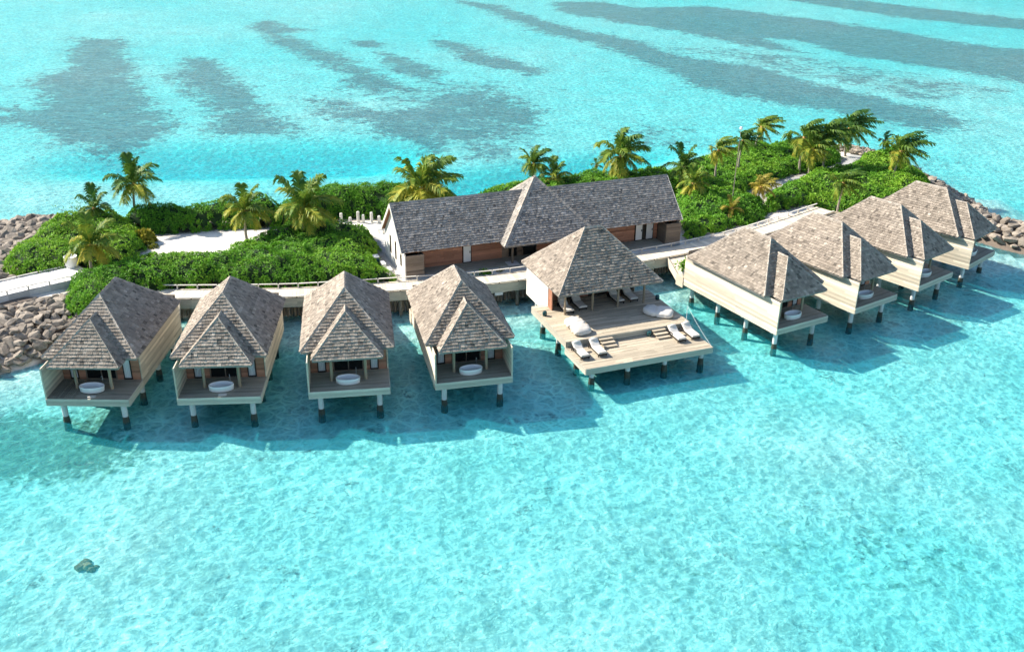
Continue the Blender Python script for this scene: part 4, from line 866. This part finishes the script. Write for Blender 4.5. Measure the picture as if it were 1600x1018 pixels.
def blob(cx, cy, r, ry=None, k=9, seed=0):
    g = np.random.default_rng(seed); return [(cx+r*math.cos(a)*g.uniform(.8, 1.15), cy+(ry or r)*math.sin(a)*g.uniform(.8, 1.15)) for a in np.linspace(0, 2*math.pi, k, endpoint=False)]
hedge('croton_shrub', blob(-35.9,87.9,1.0,.9,9,1), 1.4, 240, 'yellow-green shrub at the left edge of the round sand patch', 16, 12, .40, .34, 'shrub', 'leaf_yellow', .45)
hedge('low_shrub', blob(-34.8,86.9,.9,.7,9,2), .7, 250, 'small brownish shrub in front of the yellow-green one', 14, 10, .25, .2, 'shrub', 'leaf_yellow', .4)
hedge('croton_shrub', blob(-20.6,89.6,1.0,.8,9,3), 1.5, 260, 'rounded yellow-green bush behind the palm left of the hall', 14, 12, .45, .24, 'shrub', 'leaf_yellow', .45)
hedge('golden_plant', blob(-18.3,92.6,.8,.45,8,4), 1.0, 270, 'small bright yellow plant beside the short white posts', 26, 12, .5, .34, 'plant', 'leaf_bright', .35)
p = HW(-1.5, 5.8); hedge('low_shrub', blob(p[0],p[1],.75,.75,8,5), 1.2, 280, 'yellow-green bush at the far corner of the hall gable wall', 16, 12, .7, .2, 'shrub', 'leaf', .4)
p = HW(6.9, -.85); hedge('low_shrub', blob(p[0],p[1],1.0,.45,8,6), .75, 290, 'dark green shrub between boardwalk and hall veranda', 20, 12, .4, .2, 'shrub', 'leaf', .35)
p = HW(8.9, -.75); hedge('low_shrub', blob(p[0],p[1],.45,.35,8,7), .6, 300, 'tiny yellow-green plant in front of the hall veranda', 30, 12, .4, .2, 'plant', 'leaf_yellow', .3)
hedge('sea_grape_bush', blob(47.0,119.2,2.4,1.8,10,8), 2.3, 310, 'tall dark bush at the tip of the island beside the rightmost palm', 8, 12, .3, .3, 'bush', 'leaf', .6)
hedge('sea_lettuce_shrub', blob(16.6,110.6,1.4,1.0,9,9), 2.3, 320, 'upright leafy shrub rising behind the right end of the hall roof', 12, 12, .55, .27, 'shrub', 'leaf', .5)
# sparse bare-branched shrub on the left mound
o = empty('sparse_shrub', (-45.3, 95.2, 1.6), 0, 'sparse twiggy shrub with few leaves on the far left shore', 'shrub'); rng = np.random.default_rng(77); m = MB(); tips = []
for k in range(9):
    a = rng.uniform(0, 6.28); L = rng.uniform(1.4, 2.6); p = [np.zeros(3)]
    d = np.array((math.cos(a)*.75, math.sin(a)*.3, 1.0))
    for j in range(4): d = d+rng.normal(size=3)*.28; p.append(p[-1]+d/np.linalg.norm(d)*L/4); tips += [p[-1]] if j > 0 else []
    m.tube(p, [.035, .028, .02, .014, .008], 5)
obj('branches', m.mesh('branches', M['trunk']), o); tp = np.array(tips); v, f, t = leaves(tp, np.tile([[0, 0, 1.0]], (len(tp), 1)), 6, .2, rng, np.full(len(tp), .25), .1)
obj('foliage', mesh_np('foliage', v, f, t, M['leaf']), o, kind='stuff')

# ------------------------------------------------------------------ palms
def frond(root, az, el, L, rng, wind, droop, tone):
    """one feather leaf: a bent midrib with two rows of hanging leaflets"""
    d = np.array((math.cos(az)*math.cos(el), math.sin(az)*math.cos(el), math.sin(el))); n = 11; p = []
    for i in range(n):
        t = i/(n-1); p.append(root+L*(d*t+np.array(wind)*t**2+np.array((0, 0, -droop))*t**2.2))
    p = np.array(p); seg = np.linalg.norm(np.diff(p, axis=0), axis=1).sum(); p = root+(p-root)*(L/max(seg, .01)); m = MB()
    m.tube(p, [L*.011*(1-.8*i/(n-1))+.006 for i in range(n)], 4, np.clip(tone+.35, 0, 1)); K = 28; s = np.linspace(.1, 1, K)
    for u in s:
        x = u*(n-1); i = min(int(x), n-2); q = p[i]+(p[i+1]-p[i])*(x-i); tg = p[i+1]-p[i]; tg /= np.linalg.norm(tg)
        sd = np.cross(tg, (0, 0, 1)); sd /= np.linalg.norm(sd)+1e-9; up = np.cross(sd, tg)
        ll = L*.36*(math.sin(math.pi*min(.12+u*.80, 1))**.6)*rng.uniform(.85, 1.12); w = L*.026
        for g in (-1, 1):
            dl = sd*g*.75+tg*.62+up*.12+np.array(wind)*.55+rng.normal(size=3)*.07; dl /= np.linalg.norm(dl); a = q+dl*ll*.5; b = q+dl*ll*.95+np.array((0, 0, -ll*(.28+.3*rng.random())))
            t = float(np.clip(tone+rng.normal()*.12, 0.02, 1)); wv = tg*w
            m.poly([q-wv*.7, q+wv*.7, a+wv, a-wv], t); m.poly([a-wv, a+wv, b], t)
    return m
def palm(x, y, cx, cz, L, seed, label, tone=.4, wind=.35, n=22, mat='frond', up=.0, name='coconut_palm', husk=.5):
    rng = np.random.default_rng(seed); g = gz(x, y); o = empty(name, (x, y, g), 0, label, 'palm tree', 'palms on the island'); h = cz-g; top = np.array((cx-x, 0, h)); m = MB(); pts = []; K = 9
    by = rng.normal()*.12
    for i in range(K):
        t = i/(K-1); pts.append((top[0]*(t**1.4)-.18*math.sin(math.pi*t)*np.sign(wind+.01), by*math.sin(math.pi*t), -.3+(h+.3)*t))
    r0 = .10+.022*L; m.tube(pts, [r0*(1.45 if i == 0 else 1.0-.45*i/(K-1)) for i in range(K)], 9); obj('trunk', m.mesh('trunk', M['trunk'], True), o)
    m = MB(); m.lathe([(.01, h-.25), (r0*1.2, h-.2), (r0*1.5, h), (r0*1.1, h+.18), (.02, h+.3)], 9, (top[0], 0)); obj('crown_husk', m.mesh('crown_husk', M['husk'], True), o)
    root = top+np.array((0, 0, .05))
    for k in range(n):
        f = (k+.5)/n; az = k*2.399963+rng.normal()*.15; el = R(82)-f*R(105)+rng.normal()*.1+up*(1-f)
        el = min(el, R(86)); lf = L*rng.uniform(.85, 1.1)*(.8+.25*math.sin(math.pi*min(f+.25, 1)))
        tn = tone+.06+(f-.5)*.55+rng.normal()*.08; w = wind*(1.0-.35*f)
        m = frond(root, az, el, lf, rng, (w, -.08*wind, .10*wind*(1-f)), .30+.45*f+rng.uniform(0, .12), float(np.clip(tn, .03, .97)))
        obj('frond', m.mesh('frond', M[mat]), o)
    if husk > .4 and L > 2.4:
        for k in range(5):
            a = rng.uniform(0, 6.28); m = MB(); m.lathe([(.01, -.12), (.09, -.06), (.11, .02), (.06, .12), (.01, .14)], 8, (top[0]+.24*math.cos(a), .24*math.sin(a))); c_ = obj('coconut', m.mesh('coconut', M['husk'], True), o, (0, 0, h-.12))
PALMS = [
 (-38.2,93.6,-38.1,5.9,3.1,'green palm standing against the lagoon behind the left hedge',.36,.12,20),
 (-41.1,90.4,-41.0,4.4,2.2,'short dark palm poking out of the left shrub mound',.25,.12,16),
 (-37.3,79.7,-37.0,4.6,2.8,'brownish palm beside the big white pot at the bridge end',.62,.1,20),
 (-25.6,87.9,-25.5,5.1,2.8,'yellowish palm at the right edge of the round sand patch',.55,.1,22),
 (-19.8,86.9,-19.7,5.9,3.4,'wide yellow-green palm in the shrub bed left of the hall',.52,.18,24),
 (-9.4,97.3,-9.5,4.7,4.3,'large bushy palm behind the left end of the hall roof',.56,.28,26),
 (2.3,106.4,2.2,5.0,2.5,'palm behind the hall just left of the hip roof peak',.42,.3,20),
 (4.7,104.7,4.5,4.0,2.2,'low palm just right of the hip roof peak',.50,.25,18),
 (12.2,107.9,12.1,5.6,3.6,'tall spreading palm with bare trunk behind the right half of the hall roof',.42,.3,24),
 (19.0,107.0,19.1,4.7,2.7,'dark upright palm past the right end of the hall ridge',.25,.1,18),
 (19.5,101.6,19.4,4.4,2.3,'faded palm in the shrubs just right of the hall roof',.58,.15,18),
 (23.4,108.8,23.3,6.2,2.3,'slim yellowish palm left of the lamp post',.60,.85,18),
 (26.9,113.1,27.0,6.3,2.4,'slim dark palm just right of the lamp post top',.25,.9,16),
 (30.5,120.8,31.0,6.1,2.7,'leaning palm near the back beach, yellow-topped',.55,.95,16),
 (34.8,115.2,34.8,6.2,3.2,'leftmost palm of the group by the sandy path, one frond hanging left',.38,.75,20),
 (35.6,113.6,35.6,5.2,2.9,'palm with orange heart standing on the path edge',.50,.55,22),
 (37.6,114.8,37.4,6.5,3.2,'thick-trunked palm on the path between two other palms',.30,.75,20),
 (43.0,123.6,43.0,5.4,3.5,'dark palm at the beach tip, rightmost of the path group',.28,.8,22),
 (44.7,111.0,45.0,5.8,3.3,'rightmost palm with coconuts on the shrub field by the lagoon',.38,.75,20),
 (34.8,99.5,34.9,5.3,2.5,'dark windblown palm in the shrubs right behind the right villas',.35,.8,20)]
for k, (x, y, cx, cz, L, lab, tone, w, n) in enumerate(PALMS): palm(x, y, cx, cz, L, 400+k, lab, tone, w, n)
palm(9.7, 111.5, 9.7, 3.5, .9, 430, 'tiny young palm on the beach edge behind the hall', .3, .2, 10, name='young_palm', husk=0)
palm(47.2, 121.6, 47.0, 4.4, 1.3, 431, 'small young palm behind the dark bush at the island tip', .25, .4, 10, name='young_palm', husk=0)
palm(26.9, 101.9, 26.9, 4.0, 1.9, 432, 'short bright yellow palm at the near end of the sandy path', .5, .55, 18, 'frond_yellow', name='golden_palm', husk=0)
palm(22.8, 97.2, 22.8, 3.1, 1.4, 433, 'low yellow-green palm tuft at the foot of the lamp post', .45, .1, 12, 'frond_yellow', name='young_palm', husk=0)

# ------------------------------------------------------------------ small things on the island
r = empty('lamp_post', (23.38, 99.78, gz(23.38, 99.78)), 0, 'tall thin grey lamp post with white head in the shrubs', 'lamp post')
m = MB(); m.tube([(0, 0, -.1), (.03, 0, 4), (.09, 0, 8.9)], [.06, .045, .03], 8); obj('pole', m.mesh('pole', M['log']), r)
m = MB(); m.lathe([(.01, 8.85), (.12, 8.9), (.17, 9.05), (.12, 9.2), (.01, 9.24)], 12, (.09, 0)); obj('lamp_head', m.mesh('lamp_head', M['white'], True), r)
rng = np.random.default_rng(88); WO = ['leftmost', 'second from the left', 'third from the left', 'fourth from the left', 'fifth from the left', 'sixth from the left', 'seventh from the left', 'rightmost']
for k in range(8):
    t = k/7; x = -17.6+5.4*t+rng.normal()*.12; y = 94.65-.1*t+rng.normal()*.1; h = (.95,.55,1.15,.85,1.1,.75,1.15,.8)[k]
    m = MB(); m.tube([(0, 0, -.1), (0, 0, h-.05), (0, 0, h)], [.16, .15, .12], 12, rng.uniform(.85, 1.1)); obj('bollard', m.mesh('bollard', M['white_wall']), None, (x, y, gz(x, y)), 0, None, 'short white post on the sand by the tall hedge, '+WO[k], 'bollard', 'white posts on the sand')
def pot(x, y, z, s, label, seed, plant=True):
    m = MB(); m.lathe([(.01, 0), (.33, 0), (.42, .3), (.50, .75), (.47, 1.0), (.50, 1.05), (.44, 1.05), (.42, .95), (.01, .92)], 24); o = obj('plant_pot', m.mesh('plant_pot', M['white'], True), None, (x, y, z), 0, None, label, 'pot'); o.scale = (s, s, s)
    if plant:
        q = np.random.default_rng(seed); c_ = q.normal(size=(60, 3))*np.array((.38, .38, .26))+np.array((0, 0, 1.35)); n_ = c_-np.array((0, 0, 1.1)); n_ /= np.linalg.norm(n_, axis=1)[:,None]
        v, f, t = leaves(c_, n_, 9, .3, q, np.full(60, .6), .15); obj('foliage', mesh_np('foliage', v, f, t, M['leaf']), o, kind='stuff')
pot(-39.2, 80.0, 2.3, 1.15, 'big empty white pot at the island end of the bridge', 1, False)
for i in (4,):
    x, y, a = POSES[i]; a = R(a); lx, ly = -2.2, 12.3; pot(x+lx*math.cos(a)-ly*math.sin(a), y+lx*math.sin(a)+ly*math.cos(a), ZD+.006, .75, 'white pot with light green plant on the porch of the nearest right villa', 3)
for k, (x, y, w) in enumerate(((-13.2,91.6,'nearer to the shrub bed'), (-12.3,91.9,'nearer to the hall'))):
    r = empty('garden_chair', (x, y, gz(x, y)), R(200), 'small grey chair on the white sand left of the hall, '+w, 'chair', 'garden chairs on the sand'); m = MB(); m.box(-.27, .27, -.25, .27, .38, .43); obj('seat', m.mesh('seat', M['metal']), r)
    m = MB(); m.bar((0, .27, .42), (0, .36, .95), .54, .04); obj('backrest', m.mesh('backrest', M['metal']), r)
    for sx in (-.24, .24):
        for sy in (-.21, .23): m = MB(); m.box(sx-.025, sx+.025, sy-.025, sy+.025, -.02, .38); obj('leg', m.mesh('leg', M['metal']), r)
bpy.context.view_layer.update()
